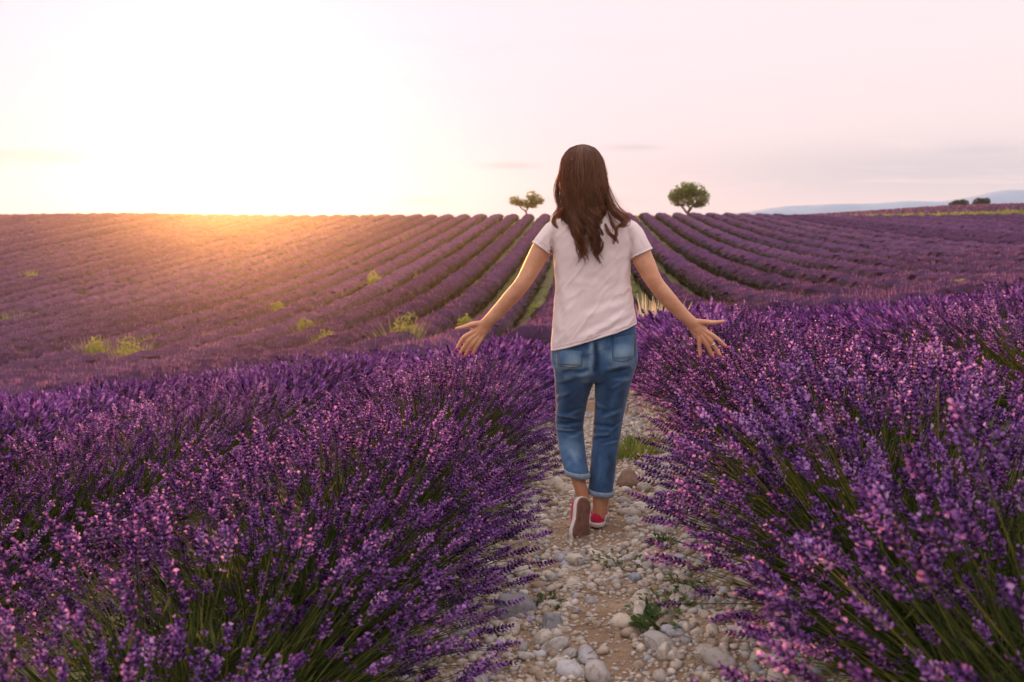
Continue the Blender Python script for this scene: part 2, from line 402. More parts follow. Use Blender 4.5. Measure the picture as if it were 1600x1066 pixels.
def stalk_frames(rng, n, dome=(0.66, 0.52, 0.60), z0=0.14, side=None):
    """places for n stalks that radiate from a bush's crown: (base, 3x3 rotation, scale) arrays"""
    u = rng.uniform(-0.02, 1.0, n) ** 1.0 if False else rng.uniform(0.0, 1.0, n); ph = rng.uniform(0, 2 * PI, n)
    if side is not None: ph = side + rng.uniform(-1.4, 1.4, n)
    ct = 0.08 + 0.92 * u; st = np.sqrt(1 - ct ** 2); r = rng.normal(0.95, 0.07, n).clip(0.7, 1.12)
    tip = np.stack([dome[0] * st * np.cos(ph) * r, dome[1] * st * np.sin(ph) * r, z0 + dome[2] * ct ** 0.85 * r], 1)
    base = np.stack([tip[:, 0] * 0.24, tip[:, 1] * 0.26, np.full(n, 0.06)], 1) + rng.normal(0, 0.025, (n, 3)) * (1, 1, 0.3)
    d = tip - base; L = np.linalg.norm(d, axis=1); d /= L[:, None]
    outw = np.stack([d[:, 0], d[:, 1], -0.2 + 0 * d[:, 2]], 1) + rng.normal(0, 0.35, (n, 3))
    ex = outw - d * (outw * d).sum(1)[:, None]; ex /= np.linalg.norm(ex, axis=1)[:, None]; ey = np.cross(d, ex)
    return base, np.stack([ex, ey, d], 2), L / STALK_H

def place(templates, rng, n, **kw):
    B, R, S = stalk_frames(rng, n, **kw); kind = rng.integers(0, len(templates), n); parts = []
    for k, (V, Fc, A) in enumerate(templates):
        ii = np.nonzero(kind == k)[0]
        if not len(ii): continue
        # scale the stem length only; the flower spike keeps its size
        W = np.einsum('nij,vj->nvi', R[ii], V)
        ext = R[ii][:, :, 2]                              # stalk axis
        low = np.clip(V[:, 2], 0, 0.48)                    # stretch below the spike
        W = W + ext[:, None, :] * (low / 0.48)[None, :, None] * ((S[ii] - 1) * STALK_H)[:, None, None]
        W = W + B[ii][:, None, :]
        m = len(ii); nv = len(V)
        Fo = (Fc[None] + (np.arange(m) * nv)[:, None, None]).reshape(-1, 3)
        dt = rng.normal(-0.02, 0.16, m)
        at = {'hue': np.tile(A['hue'], m), 'tint': np.clip(np.tile(A['tint'], m) + np.repeat(dt, nv), 0.0, 1.0)}
        parts.append((W.reshape(-1, 3), Fo, at))
    return join(parts)

def foliage(rng, n, wide=1.0):
    """the bush's leafy mound: a rough core, then slim leaves"""
    a = np.linspace(0, 2 * PI, 11)[:-1]; V = []
    for z, r in ((-0.05, 0.26), (0.06, 0.32), (0.15, 0.31), (0.22, 0.20), (0.26, 0.07)):
        j = rng.uniform(0.8, 1.15, 10); V += [(r * 0.95 * math.cos(q) * jj, r * 0.8 * math.sin(q) * jj, z + rng.uniform(-0.02, 0.02)) for q, jj in zip(a, j)]
    Fc = []
    for k in range(4):
        for j in range(10):
            p0, p1 = k * 10 + j, k * 10 + (j + 1) % 10; Fc += [(p0, p1, p1 + 10), (p0, p1 + 10, p0 + 10)]
    V = np.array(V); core = (V, np.array(Fc), {'hue': np.zeros(len(V)), 'tint': rng.uniform(0.05, 0.35, len(V))})
    B, R, S = stalk_frames(rng, n, dome=(0.50, 0.44, 0.40), z0=0.05)
    L = rng.uniform(0.05, 0.11, n); wd = rng.uniform(0.0025, 0.0045, n) * wide
    s = rng.uniform(0.45, 0.95, n)[:, None] * (S * STALK_H)[:, None]
    p0 = B + R[:, :, 2] * s; d = R[:, :, 2] + rng.normal(0, 0.35, (n, 3)); d /= np.linalg.norm(d, axis=1)[:, None]
    W = np.stack([p0, p0 + d * L[:, None] * 0.5 + R[:, :, 1] * wd[:, None], p0 + d * L[:, None], p0 + d * L[:, None] * 0.5 - R[:, :, 1] * wd[:, None]], 1)
    Fo = (np.array([(0, 1, 2), (0, 2, 3)])[None] + (np.arange(n) * 4)[:, None, None]).reshape(-1, 3)
    leaves = (W.reshape(-1, 3), Fo, {'hue': np.zeros(n * 4), 'tint': np.repeat(rng.uniform(0.1, 0.8, n), 4)})
    return join([core, leaves])

def plant_mesh(name, geo, m): return mesh(name, geo[0], geo[1], m, attrs=geo[2], smooth=False)

rng = np.random.default_rng(5)
FOL = [plant_mesh('foliage', foliage(rng, 1000), M_lav) for _ in range(4)]
def green_stems(rng, n):
    """bare green stalks that have not bloomed"""
    B, R, S = stalk_frames(rng, n, dome=(0.58, 0.46, 0.50)); parts = []
    for b, rr, s_ in zip(B, R, S):
        L = s_ * STALK_H * rng.uniform(0.75, 1.0); k = rng.uniform(0.02, 0.08); pts = [b + rr[:, 2] * L * f + rr[:, 0] * k * f * f for f in (0, 0.35, 0.7, 1.0)]
        V, Fc = prism(pts, [0.0020, 0.0018, 0.0015, 0.0006], 3); parts.append((V, Fc, {'hue': np.zeros(len(V)), 'tint': np.full(len(V), rng.uniform(0.3, 1.0))}))
    return join(parts)
BLOOM = [plant_mesh('blossom', join([place(FINE, rng, 300), green_stems(rng, 170)]), M_lav) for _ in range(4)]
SPARSE = [plant_mesh('blossom', join([place(FINE, rng, 165), green_stems(rng, 220)]), M_lav) for _ in range(2)]
MIDB = []
for _ in range(5):
    g1 = foliage(rng, 260, 1.8); g2 = place(MID, rng, 520); MIDB.append(plant_mesh('lavender_bush', join([g1, g2]), M_lav))
STALKS = [plant_mesh('flower_stalk', s, M_lav) for s in FINE]

def in_view(x, y, m=1.0): return -0.62 * y - m < x - CAM[0] < 0.475 * y + m

prng = random.Random(7)
NEAR_END = 14.0
ORD = 'first second third fourth fifth sixth seventh eighth ninth tenth eleventh twelfth'.split()
for k in range(-6, 6):
    seen = 0
    X = (k + 0.5) * ROW + (0.07 if k == 0 else -0.07 if k == -1 else 0); y = 0.45 + prng.uniform(0, 0.3)
    while y < NEAR_END:
        x = X + prng.uniform(-0.05, 0.05) + (-0.03 * max(0.0, min(1.0, (4.9 - y) / 1.8)) if k == 0 else -0.045 * max(0.0, min(1.0, (5 - y) / 2)) if k == -1 else 0)
        if in_view(x, y, 1.1):
            first = k in (-1, 0)
            lab = ('lavender bush in full purple bloom in the row %s of the stony path' % ('left' if k == -1 else 'right')) if first else \
                  ('purple lavender bush in the field rows further %s of the stony path' % ('left' if k < 0 else 'right'))
            grp = ('lavender bushes along the %s edge of the path' if first else 'lavender bushes in the rows further %s') % ('left' if k < 0 else 'right')
            if first and 1.1 < y < 4.6 and seen < 7:
                lab = '%s clearly seen lavender bush along the %s path edge, counted from the viewer' % (ORD[seen], 'left' if k == -1 else 'right'); seen += 1
            sc_ = prng.uniform(0.92, 1.08) * (1.10 if k == 0 else 1.0) * (1.0 if k != -1 else 0.97)
            loc = (x, y, float(ground_z(x, y)) - 0.01)
            if y < 7.5 and k in (-2, -1, 0, 1):
                root = link('lavender_bush', None, loc=loc)
                tag(root, lab, 'lavender bush', grp)
                root.rotation_euler = (0, 0, prng.choice([0, PI]) + prng.uniform(-0.25, 0.25)); root.scale = (sc_ * (1.06 if k == 0 else 1.16), sc_, sc_)
                link('foliage', prng.choice(FOL), root)
                tag(link('blossom', prng.choice(BLOOM if y > 2.3 else SPARSE), root), kind='stuff')
                if (first and y < 4.2) or y < 2.4:
                    r2 = np.random.default_rng(int(y * 1000) + k + 50)
                    B, R, S = stalk_frames(r2, 120)
                    for b, r, s in zip(B, R, S):
                        o = link('flower_stalk', STALKS[r2.integers(0, len(STALKS))], root)
                        o.matrix_local = Matrix.Translation(Vector(b)) @ Matrix(r.tolist()).to_4x4() @ Matrix.Diagonal((1, 1, float(s), 1))
            else:
                o = tag(link('lavender_bush', prng.choice(MIDB), loc=loc), lab, 'lavender bush', grp)
                o.rotation_euler = (0, 0, prng.choice([0, PI]) + prng.uniform(-0.3, 0.3)); o.scale = (sc_ * 1.15, sc_, sc_)
        y += prng.uniform(0.50, 0.62)

def row_geo(X, rng):
    """one long row as it runs down into the hollow and up the hill: a bumpy ridge of bushes bristling with blossom"""
    ys = np.arange(NEAR_END + rng.uniform(0, 0.5), 112.0, 0.52); ys = ys + rng.uniform(-0.10, 0.10, len(ys))
    xs = X + rng.normal(0, 0.06, len(ys))
    keep = (xs + 0.1 > -0.62 * ys - 3) & (xs + 0.1 < 0.475 * ys + 3); xs, ys = xs[keep], ys[keep]
    # a few gaps where plants died
    keep = vnoise(np.stack([xs * 0.5, ys * 0.8, xs * 0], 1), 1.0, 21, 2) < 0.82; xs, ys = xs[keep], ys[keep]
    n = len(xs)
    if n < 3: return None
    zs = ground_z(xs, ys); size = rng.uniform(0.92, 1.08, n); m = 7; a = np.linspace(0, 2 * PI, m + 1)[:-1]
    prof = [(0.0, 0.34), (0.22, 0.50), (0.47, 0.56), (0.66, 0.42), (0.76, 0.18)]
    V = np.zeros((n, len(prof), m, 3)); hue = np.zeros((n, len(prof), m)); 
    for k, (z, r) in enumerate(prof):
        rr = r * size[:, None] * rng.uniform(0.88, 1.08, (n, m)); aa = a[None] + rng.uniform(0, 1, n)[:, None]
        V[:, k, :, 0] = xs[:, None] + rr * np.cos(aa); V[:, k, :, 1] = ys[:, None] + rr * 0.9 * np.sin(aa)
        V[:, k, :, 2] = zs[:, None] + z * size[:, None] + rng.normal(0, 0.02, (n, m)); hue[:, k] = (0.0, 0.0, 0.35, 0.9, 1.0)[k]
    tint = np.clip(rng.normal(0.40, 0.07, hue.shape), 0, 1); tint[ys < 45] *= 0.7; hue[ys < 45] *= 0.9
    q = len(prof) * m; Fc = []
    for k in range(len(prof) - 1):
        for j in range(m):
            p0, p1 = k * m + j, k * m + (j + 1) % m; Fc += [(p0, p1, p1 + m), (p0, p1 + m, p0 + m)]
    Fc += [((len(prof) - 1) * m + j, (len(prof) - 1) * m + j + 1, (len(prof) - 1) * m) for j in range(1, m - 1)]
    Fc = (np.array(Fc)[None] + (np.arange(n) * q)[:, None, None]).reshape(-1, 3)
    parts = [(V.reshape(-1, 3), Fc, {'hue': hue.ravel(), 'tint': tint.ravel()})]
    nf = np.where(ys < 30, 420, np.where(ys < 45, 200, 40)); ib = np.repeat(np.arange(n), nf); N = len(ib)
    ct = rng.uniform(0.0, 1.0, N); ph = rng.uniform(0, 2 * PI, N); st = np.sqrt(1 - ct ** 2); s = size[ib]; nr = ys[ib] < 45
    R = rng.uniform(0.9, 1.06, N)
    p0 = np.stack([xs[ib] + 0.54 * st * np.cos(ph) * s * R, ys[ib] + 0.54 * st * np.sin(ph) * s * R, zs[ib] + (0.18 + 0.58 * ct * R) * s], 1)
    d = np.stack([st * np.cos(ph) * 0.6, st * np.sin(ph) * 0.6, 0.5 + ct], 1) + rng.normal(0, 0.2, (N, 3)); d /= np.linalg.norm(d, axis=1)[:, None]
    L = np.where(nr, rng.uniform(0.07, 0.12, N), rng.uniform(0.08, 0.14, N)); wd = np.where(ys[ib] < 30, 0.009, np.where(nr, 0.014, 0.022))
    sd = np.cross(d, rng.normal(0, 1, (N, 3))); sd /= np.linalg.norm(sd, axis=1)[:, None]
    W = np.stack([p0 - sd * wd[:, None], p0 + sd * wd[:, None], p0 + d * L[:, None]], 1).reshape(-1, 3)
    h = np.clip(-0.25 + ct * 2.0 + rng.normal(0, 0.15, N), 0, 1); tt = np.clip(0.12 * ct + rng.normal(0.48, np.where(nr, 0.16, 0.09), N), 0, 1)  # green flanks below blossom; darker sides and paler tops imitate shade and sun
    parts.append((W, np.arange(N * 3).reshape(-1, 3), {'hue': np.repeat(h, 3), 'tint': np.repeat(tt, 3)}))
    return join(parts)

rng = np.random.default_rng(31)
def crest_px(X):
    D = (np.array([X, 110.0, 0.0]) - CAM) @ CAM_R; return 800 + F_PX * D[0] / -D[2]
row_rank = {}
lf = sorted([k for k in range(-40, 32) if crest_px((k + 0.5) * ROW) < 850], reverse=True); rg = [k for k in range(-40, 32) if crest_px((k + 0.5) * ROW) > 1003]
for i, k in enumerate(lf[:12]): row_rank[k] = 'purple lavender row meeting the crest as the %s one left of the woman' % ORD[i]
for i, k in enumerate(rg[:12]): row_rank[k] = 'purple lavender row meeting the crest as the %s one right of the woman' % ORD[i]
for k in range(-40, 32):
    X = (k + 0.5) * ROW; g = row_geo(X, rng)
    if g is None: continue
    side = 'left' if X < 0 else 'right'
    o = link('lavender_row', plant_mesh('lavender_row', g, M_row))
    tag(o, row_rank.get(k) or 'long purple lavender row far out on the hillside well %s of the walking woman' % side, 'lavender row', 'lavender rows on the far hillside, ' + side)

# strips of field behind the crest, to the right
def strip(name, y0, y1, x0, x1, n, h, hue, seed, m):
    r = np.random.default_rng(seed); x = r.uniform(x0, x1, n); y = r.uniform(y0, y1, n); z = ground_z(x, y)
    L = r.uniform(0.5, 1.1, n) * h; wd = r.uniform(0.12, 0.25, n); a = r.uniform(0, 2 * PI, n)
    s = np.stack([np.cos(a) * wd, np.sin(a) * wd, 0 * a], 1); p0 = np.stack([x, y, z - 0.02], 1)
    tip = p0 + np.stack([r.normal(0, 0.15, n), r.normal(0, 0.15, n), L], 1)
    W = np.stack([p0 - s, p0 + s, tip + s * 0.6, tip - s * 0.6], 1).reshape(-1, 3)
    Fc = (np.array([(0, 1, 2), (0, 2, 3)])[None] + (np.arange(n) * 4)[:, None, None]).reshape(-1, 3)
    return link(name, mesh(name, W, Fc, m, attrs={'hue': np.full(n * 4, hue), 'tint': np.repeat(r.uniform(0.1, 0.7, n), 4)}, smooth=False))
tag(strip('lavender_field', 150, 176, 2, 110, 16000, 0.7, 0.9, 2, M_row), 'flat purple lavender field beyond the crest on the right', kind='stuff')
tag(strip('grass', 126, 148, 6, 100, 14000, 0.8, 0.0, 4, M_yel), 'yellow-green grass strip beyond the crest on the right', kind='stuff')

# ------------------------------------------------------------------ stones on the path
def stone_mesh(name, rng, m, sub=2, lump=0.35, flat=(0.55, 0.8), cuts=0):
    bm = bmesh.new(); bmesh.ops.create_icosphere(bm, subdivisions=sub, radius=1.0)
    V = np.array([v.co[:] for v in bm.verts]); Fc = np.array([[v.index for v in f.verts] for f in bm.faces]); bm.free()
    sd = int(rng.integers(0, 9999)); D = V / np.linalg.norm(V, axis=1)[:, None]
    V = V * (1 - lump * 0.5 + lump * vnoise(D * 1.3 + 7.7, 1.0, sd, 3))[:, None]
    for _ in range(cuts):
        n = rng.normal(0, 1, 3); n[2] = abs(n[2]) * 0.8; n /= np.linalg.norm(n); h = rng.uniform(0.5, 0.75)
        e = V @ n - h; V = V - np.where(e > 0, e, 0)[:, None] * n * 0.92
    V = V * np.array([1.0, rng.uniform(0.65, 0.95), rng.uniform(*flat)])
    return mesh(name, V, Fc, m), V, Fc

rng = np.random.default_rng(77)
SV = [stone_mesh('stone', rng, M_stone, 2, 0.6, (0.40, 0.68), 5) for _ in range(14)]
lo = [stone_mesh('pebble', rng, M_pebble, 1, 0.55, (0.40, 0.75), 2) for _ in range(10)]
placed = []
cell = {}
def free(x, y, r):
    i, j = int(x // 0.12), int(y // 0.12)
    for a in (-1, 0, 1):
        for b in (-1, 0, 1):
            for (u, v, q) in cell.get((i + a, j + b), ()):
                if (u - x) ** 2 + (v - y) ** 2 < (0.72 * (q + r)) ** 2: return False
    cell.setdefault((i, j), []).append((x, y, r)); return True
cnt = 0; tries = 0
while cnt < 300 and tries < 9000:
    tries += 1
    y = 2.35 + 4.2 * rng.random() ** 1.5; x = rng.uniform(-0.62, 0.62)
    r = 0.023 + 0.034 * rng.random() ** 1.7 + 0.004 * max(0, y - 3.5)
    if abs(x + 0.02) < 0.10 and rng.random() < 0.45: continue
    if -0.26 < x < 0.10 and 3.92 < y < 4.55 and r > 0.02: continue
    if not free(x, y, r): continue
    o = link('stone', SV[rng.integers(0, len(SV))][0], path)
    o.location = (x, y, float(path_z(np.array([x]), np.array([y]))[0]) + r * rng.uniform(0.05, 0.35))
    o.rotation_euler = (rng.normal(0, 0.22), rng.normal(0, 0.22), rng.uniform(0, 6.28)); o.scale = (r * rng.uniform(1, 1.35), r, r * rng.uniform(0.85, 1.1)); cnt += 1
parts = []
n = 32000
y = 2.2 + 11 * rng.random(n) ** 1.8; x = rng.uniform(-0.7, 0.7, n); r = 0.006 + 0.022 * rng.random(n) ** 2 + 0.0022 * np.clip(y - 3, 0, 9)
dens = vnoise(np.stack([x, y, x * 0], 1), 4.0, 9, 2); keep = dens + 0.5 * np.abs(x) > 0.34 + 0.1 * np.exp(-((x + 0.03) / 0.1) ** 2)
keep |= (r < 0.0125) & (rng.random(n) < 0.75)
pz = path_z(x, y)
for i in np.nonzero(keep)[0]:
    if -0.24 < x[i] < 0.08 and 3.95 < y[i] < 4.5 and r[i] > 0.014: continue
    if r[i] > 0.012 and not free(x[i], y[i], r[i] * 0.8): continue
    _, V, Fc = lo[i % len(lo)]; a = rng.uniform(0, 6.28); c, s = math.cos(a), math.sin(a)
    W = V * r[i]; W = np.stack([W[:, 0] * c - W[:, 1] * s, W[:, 0] * s + W[:, 1] * c, W[:, 2]], 1) + (x[i], y[i], pz[i] + r[i] * 0.2)
    parts.append((W, Fc, {'tint': np.full(len(V), rng.random())}))
g = join(parts)
tag(link('pebble', mesh('pebble', g[0], g[1], M_pebble, attrs=g[2]), path), kind='stuff')

# dry stems and fallen blossom on the path
parts = []
for _ in range(420):
    x, y = rng.uniform(-0.6, 0.6), 2.3 + 4.5 * rng.random() ** 1.4; a = rng.uniform(0, 6.28); L = rng.uniform(0.03, 0.13); z = float(path_z(np.array([x]), np.array([y]))[0]) + rng.uniform(0.006, 0.03)
    pts = [(x, y, z), (x + L * .5 * math.cos(a), y + L * .5 * math.sin(a), z + rng.uniform(0, .012)), (x + L * math.cos(a + .3), y + L * math.sin(a + .3), z + rng.uniform(-.004, .01))]
    V, Fc = prism(pts, [0.0012, 0.0013, 0.0007], 3); parts.append((V, Fc, {'hue': np.zeros(len(V)), 'tint': np.full(len(V), rng.uniform(0, .6))}))
for _ in range(900):
    x, y = rng.uniform(0.25, 0.62) * rng.choice([-1, 1]), 2.3 + 4.0 * rng.random() ** 1.3; z = float(path_z(np.array([x]), np.array([y]))[0]) + rng.uniform(0.01, 0.035); e = rng.uniform(.003, .006)
    V = np.array([(x, y, z)] * 4) + rng.normal(0, e, (4, 3)) * (1, 1, .4); parts.append((V, np.array([(0, 1, 2), (0, 2, 3)]), {'hue': np.ones(4), 'tint': np.full(4, rng.uniform(.2, .8))}))
M_litter = plant_material('dry_litter', [(0.0, (0.12, 0.085, 0.05)), (1.0, (0.34, 0.26, 0.15))], BLOOMS, 0.1)
g = join(parts); tag(link('plant_litter', mesh('plant_litter', g[0], g[1], M_litter, attrs=g[2], smooth=False), path), kind='stuff')

# the rocks that stand out
def rock(px, py, wpx, hpx, m, label, seed, cuts=5, rot=0.0, lump=0.4, squash=None):
    r2 = np.random.default_rng(seed); q = ground_hit(px, py + hpx * 0.25); d = q[1]
    me, V, Fc = stone_mesh('rock', r2, m, 3, lump, (0.62, 0.75), cuts)
    o = link('rock', me); r = wpx / 2 / F_PX * d
    o.location = (q[0], q[1], float(path_z(np.array([q[0]]), np.array([q[1]]))[0]) + r * 0.28)
    o.scale = (r, r, r * (squash or 1.0)); o.rotation_euler = (0, 0, rot)
    return tag(o, label, 'rock')
rock(803, 963, 84, 52, M_grock, 'large grey angular rock at the left edge of the stony path, largest in the foreground', 4, 6, 0.4)
rock(861, 985, 48, 30, M_grock, 'smaller blue-grey rock just right of the large grey angular rock', 9, 4, 1.1)
rock(986, 758, 46, 40, M_brock, 'brown rock with a dark flat face, right behind the raised shoe', 12, 5, 0.2, squash=1.25)
rock(898, 887, 32, 20, M_wrock, 'smooth pale oval rock below the shoe soles in mid path', 20, 1, 0.1)
rock(991, 914, 26, 22, M_blrock, 'small bluish rock between the two green weed patches', 23, 2, 0.8)
rock(867, 762, 34, 24, M_wrock, 'pale rounded rock left of the raised red shoe, at the lavender edge', 26, 2, 0.5)
rock(1000, 968, 44, 30, M_wrock, 'broad pale stone touching the lower green weed patch', 29, 3, 0.9)
rock(1073, 862, 34, 18, M_wrock, 'flat white stone beside the right lavender row', 33, 2, 0.3)
rock(1040, 1030, 42, 34, M_wrock, 'round sandy rock at the bottom right of the path', 37, 2, 1.3)

# ------------------------------------------------------------------ weeds, shrubs, trees
def tuft(rng, n, h, spread, wd, lean=0.5, segs=3, tlo=0.1, thi=0.9, mess=0.22):
    """upright blades from a small base"""
    ph = rng.uniform(0, 2 * PI, n); b = np.stack([np.cos(ph), np.sin(ph), 0 * ph], 1) * (rng.random(n) ** 0.6 * spread)[:, None]
    d = np.stack([np.cos(ph) * lean, np.sin(ph) * lean, np.ones(n)], 1) + rng.normal(0, mess, (n, 3)); d[:, 2] = np.abs(d[:, 2]) + 0.1; d /= np.linalg.norm(d, axis=1)[:, None]
    L = rng.uniform(0.45, 1.0, n) * h; s = np.cross(d, rng.normal(0, 1, (n, 3))); s /= np.linalg.norm(s, axis=1)[:, None]
    rows = []
    for k in range(segs + 1):
        f = k / segs; wk = wd * (1 - 0.92 * f ** 1.5); c = b + d * (L * f)[:, None]; c[:, 2] -= 0.18 * L * f ** 2 * lean; rows += [c - s * wk, c + s * wk]
    W = np.stack(rows, 1); nv = W.shape[1]
    Fc = []
    for k in range(segs): a = 2 * k; Fc += [(a, a + 1, a + 3), (a, a + 3, a + 2)]
    Fc = (np.array(Fc)[None] + (np.arange(n) * nv)[:, None, None]).reshape(-1, 3)
    return W.reshape(-1, 3), Fc, {'hue': np.zeros(n * nv), 'tint': np.repeat(rng.uniform(tlo, thi, n), nv)}

def leafy(rng, nl, rx, rz, leaf):
    """low plant of broad oval leaves on short stems"""
    parts = []
    for _ in range(nl):
        a = rng.uniform(0, 2 * PI); rr = rx * rng.random() ** 0.6; c = np.array([rr * math.cos(a), rr * math.sin(a), rng.uniform(0.1, 1.0) * rz])
        d = np.array([math.cos(a), math.sin(a), rng.uniform(-0.1, 0.9)]) + rng.normal(0, 0.4, 3); d /= np.linalg.norm(d)
        s = np.cross(d, (0, 0, 1) + rng.normal(0, 0.3, 3)); s /= np.linalg.norm(s); L = leaf * rng.uniform(0.6, 1.2); wd = L * rng.uniform(0.18, 0.32); u = np.cross(s, d)
        V = np.array([c, c + d * L * 0.35 + s * wd + u * wd * 0.3, c + d * L * 0.35, c + d * L * 0.35 - s * wd + u * wd * 0.3, c + d * L * 0.75 + s * wd * 0.6 + u * wd * 0.1, c + d * L * 0.75 - u * wd * 0.2, c + d * L * 0.75 - s * wd * 0.6 + u * wd * 0.1, c + d * L - u * wd * 0.5])
        parts.append((V, np.array([(0, 2, 1), (0, 3, 2), (1, 2, 5), (1, 5, 4), (2, 3, 6), (2, 6, 5), (4, 5, 7), (5, 6, 7)]), {'hue': np.zeros(8), 'tint': np.full(8, rng.uniform(0.1, 0.8))}))
    return join(parts)

def weed_at(px, py, geo, m, name, label, cat, group=None):
    q = ground_hit(px, py); o = link(name, plant_mesh(name, geo, m))
    o.location = (q[0], q[1], float(ground_z(q[0], q[1])) + (0.02 if abs(q[0]) < 0.7 else 0.0))
    return tag(o, label, cat, group)

rng = np.random.default_rng(91)
def mixed(nl, rx, rz, leaf, nb, h): return join([leafy(rng, nl, rx, rz, leaf), tuft(rng, nb, h, rx * 0.8, 0.0022, 0.6)])
weed_at(966, 893, mixed(110, 0.10, 0.03, 0.022, 50, 0.04), M_weed, 'weed', 'small dark green weed in mid path beside the bluish rock', 'weed')
weed_at(1038, 975, mixed(110, 0.115, 0.035, 0.028, 50, 0.045), M_weed, 'weed', 'leafy green weed patch sprawling over the lower right of the path', 'weed')
weed_at(1072, 935, mixed(80, 0.07, 0.05, 0.026, 40, 0.06), M_weed, 'weed', 'fine green weed at the foot of the right lavender row', 'weed')
weed_at(1025, 1003, mixed(60, 0.06, 0.04, 0.04, 20, 0.06), M_weed, 'weed', 'small green sprig just below the leafy weed patch', 'weed')
weed_at(1036, 862, mixed(40, 0.05, 0.04, 0.03, 25, 0.07), M_weed, 'weed', 'thin green sprig beside the flat white stone', 'weed')
weed_at(858, 958, mixed(50, 0.05, 0.03, 0.025, 20, 0.05), M_weed, 'weed', 'tiny weed right of the large grey angular rock', 'weed')
weed_at(986, 722, tuft(rng, 420, 0.17, 0.14, 0.0032, 0.6), M_yel, 'grass_tuft', 'bright green grass tuft behind the right leg at the lavender edge', 'grass tuft')
weed_at(1002, 705, tuft(rng, 220, 0.13, 0.10, 0.0032, 0.6), M_weed, 'grass_tuft', 'darker green grass tuft under the right lavender row, by the right calf', 'grass tuft')

def shrub_at(px, py, wpx, hpx, D, label, m=M_yel, n=700, name='wild_shrub', cat='shrub', lean=0.55, bw=0.0):
    q = pix(px, py, D); x = q[0]; zg = float(ground_z(x, D)); s = D / F_PX
    r = wpx / 2 * s; top = pix(px, py - hpx, D)[2]; h = max(top - zg, 0.3) * 1.1
    if m is M_yel and wpx >= 30:                          # rounded leafy bush with a few upright shoots
        k = 1500; dd = rng.normal(0, 1, (k, 3)); dd /= np.linalg.norm(dd, axis=1)[:, None]; dd[:, 2] = np.abs(dd[:, 2])
        c = dd * (rng.random(k) ** 0.4)[:, None] * (r * 0.95, r * 0.8, h * 0.92); c[:, 2] *= 0.65 + 0.5 * vnoise(c / r * 2.2 + px, 1.0, 3, 2); c[:, 0] += 0.15 * r * np.sin(c[:, 2] * 4 + px)
        a = rng.normal(0, 1, (k, 3)); a /= np.linalg.norm(a, axis=1)[:, None]; b = np.cross(a, rng.normal(0, 1, (k, 3))); b /= np.linalg.norm(b, axis=1)[:, None]; q_ = rng.uniform(.5, 1.3, (k, 1)) * 0.05 * (0.5 + D / 60)
        W = np.stack([c - a * q_, c + b * q_ * .4, c + a * q_, c - b * q_ * .4], 1).reshape(-1, 3); Fc = (np.array([(0, 1, 2), (0, 2, 3)])[None] + (np.arange(k) * 4)[:, None, None]).reshape(-1, 3)
        geo = join([(W, Fc, {'hue': np.zeros(k * 4), 'tint': np.repeat(np.clip(rng.normal(.55, .22, k), 0, 1), 4)}), tuft(rng, n // 5, h * 0.95, r * 0.7, 0.008 * (D / 40) + 0.004, 0.4, 3, 0.3, 1.0, 0.35)])
        return tag(link(name, plant_mesh(name, geo, m), loc=(x, D, zg)), label, cat)
    o = link(name, plant_mesh(name, tuft(rng, n, h * 0.92, r * 0.60, 0.010 * (D / 40) + 0.006 + bw, lean, 3, 0.2, 1.0, 0.45 if m is M_yel else 0.22), m), loc=(x, D, zg))
    return tag(o, label, cat)
def hitD(px, py):
    """where the view through (px, py) meets the tops of the far rows"""
    d = ray(px, py); ys = np.arange(14.5, 112, 0.05); Q = CAM + d[None, :] * (ys / d[1])[:, None]
    k = np.nonzero(Q[:, 2] <= ground_z(Q[:, 0], Q[:, 1]) + 0.62)[0]
    return float(ys[k[0]]) if len(k) else 108.0
for args in ((632, 530, 66, 48, 'round yellow-green shrub nearest the left hand in the hollow'),
             (200, 556, 62, 40, 'larger of the two yellow-green shrubs at the lower left of the field'),
             (148, 550, 42, 32, 'smaller yellow-green shrub left of its bigger neighbour at the lower left'),
             (478, 512, 40, 20, 'low yellow-green shrub in the upper spot between left rows'),
             (508, 527, 48, 16, 'flat yellow-green weed clump just below the low shrub left of centre'),
             (240, 530, 18, 18, 'small thin weed above the two yellow-green shrubs at lower left'),
             (585, 438, 34, 14, 'small yellow-green weed clump halfway up the hill, left of the woman'),
             (632, 424, 24, 10, 'tiny yellow-green weed clump near the hilltop rows, right of another'),
             (436, 478, 36, 12, 'low faded weed clump amid the left rows, middle of slope'),
             (46, 430, 16, 14, 'pale weed clump high on the far left slope'),
             (22, 500, 26, 22, 'pale dry weed at the left border of the field'),
             (730, 508, 40, 24, 'yellow-green shrub between the left hand and forearm'),
             (775, 500, 18, 14, 'small weed tucked behind the left wrist'),
             (1503, 444, 36, 12, 'yellow-green weed clump above the right lavender row')):
    px, py, wp, hp, lab = args
    shrub_at(px, py, wp, hp, hitD(px, py), lab, n=900 if wp > 40 else 350)
for (px, py, wp, hp, lab) in ((850, 497, 60, 26, 'olive green weed patch beside the shirt, left of the hip'),):
    shrub_at(px, py, wp, hp, 34.0, lab, n=700)
shrub_at(1021, 500, 42, 52, 12.2, 'cream feathery grass clump behind the right forearm', M_cream, 340, 'grass_clump', 'grass clump', 0.3, 0.014)
shrub_at(1058, 497, 22, 26, 12.4, 'thin cream grass stems just right of the feathery clump', M_cream, 50, 'grass_clump', 'grass clump', 0.22, 0.014)
shrub_at(8, 349, 26, 8, 108.0, 'pale green shrub on the skyline at the far left', M_yel, 300)

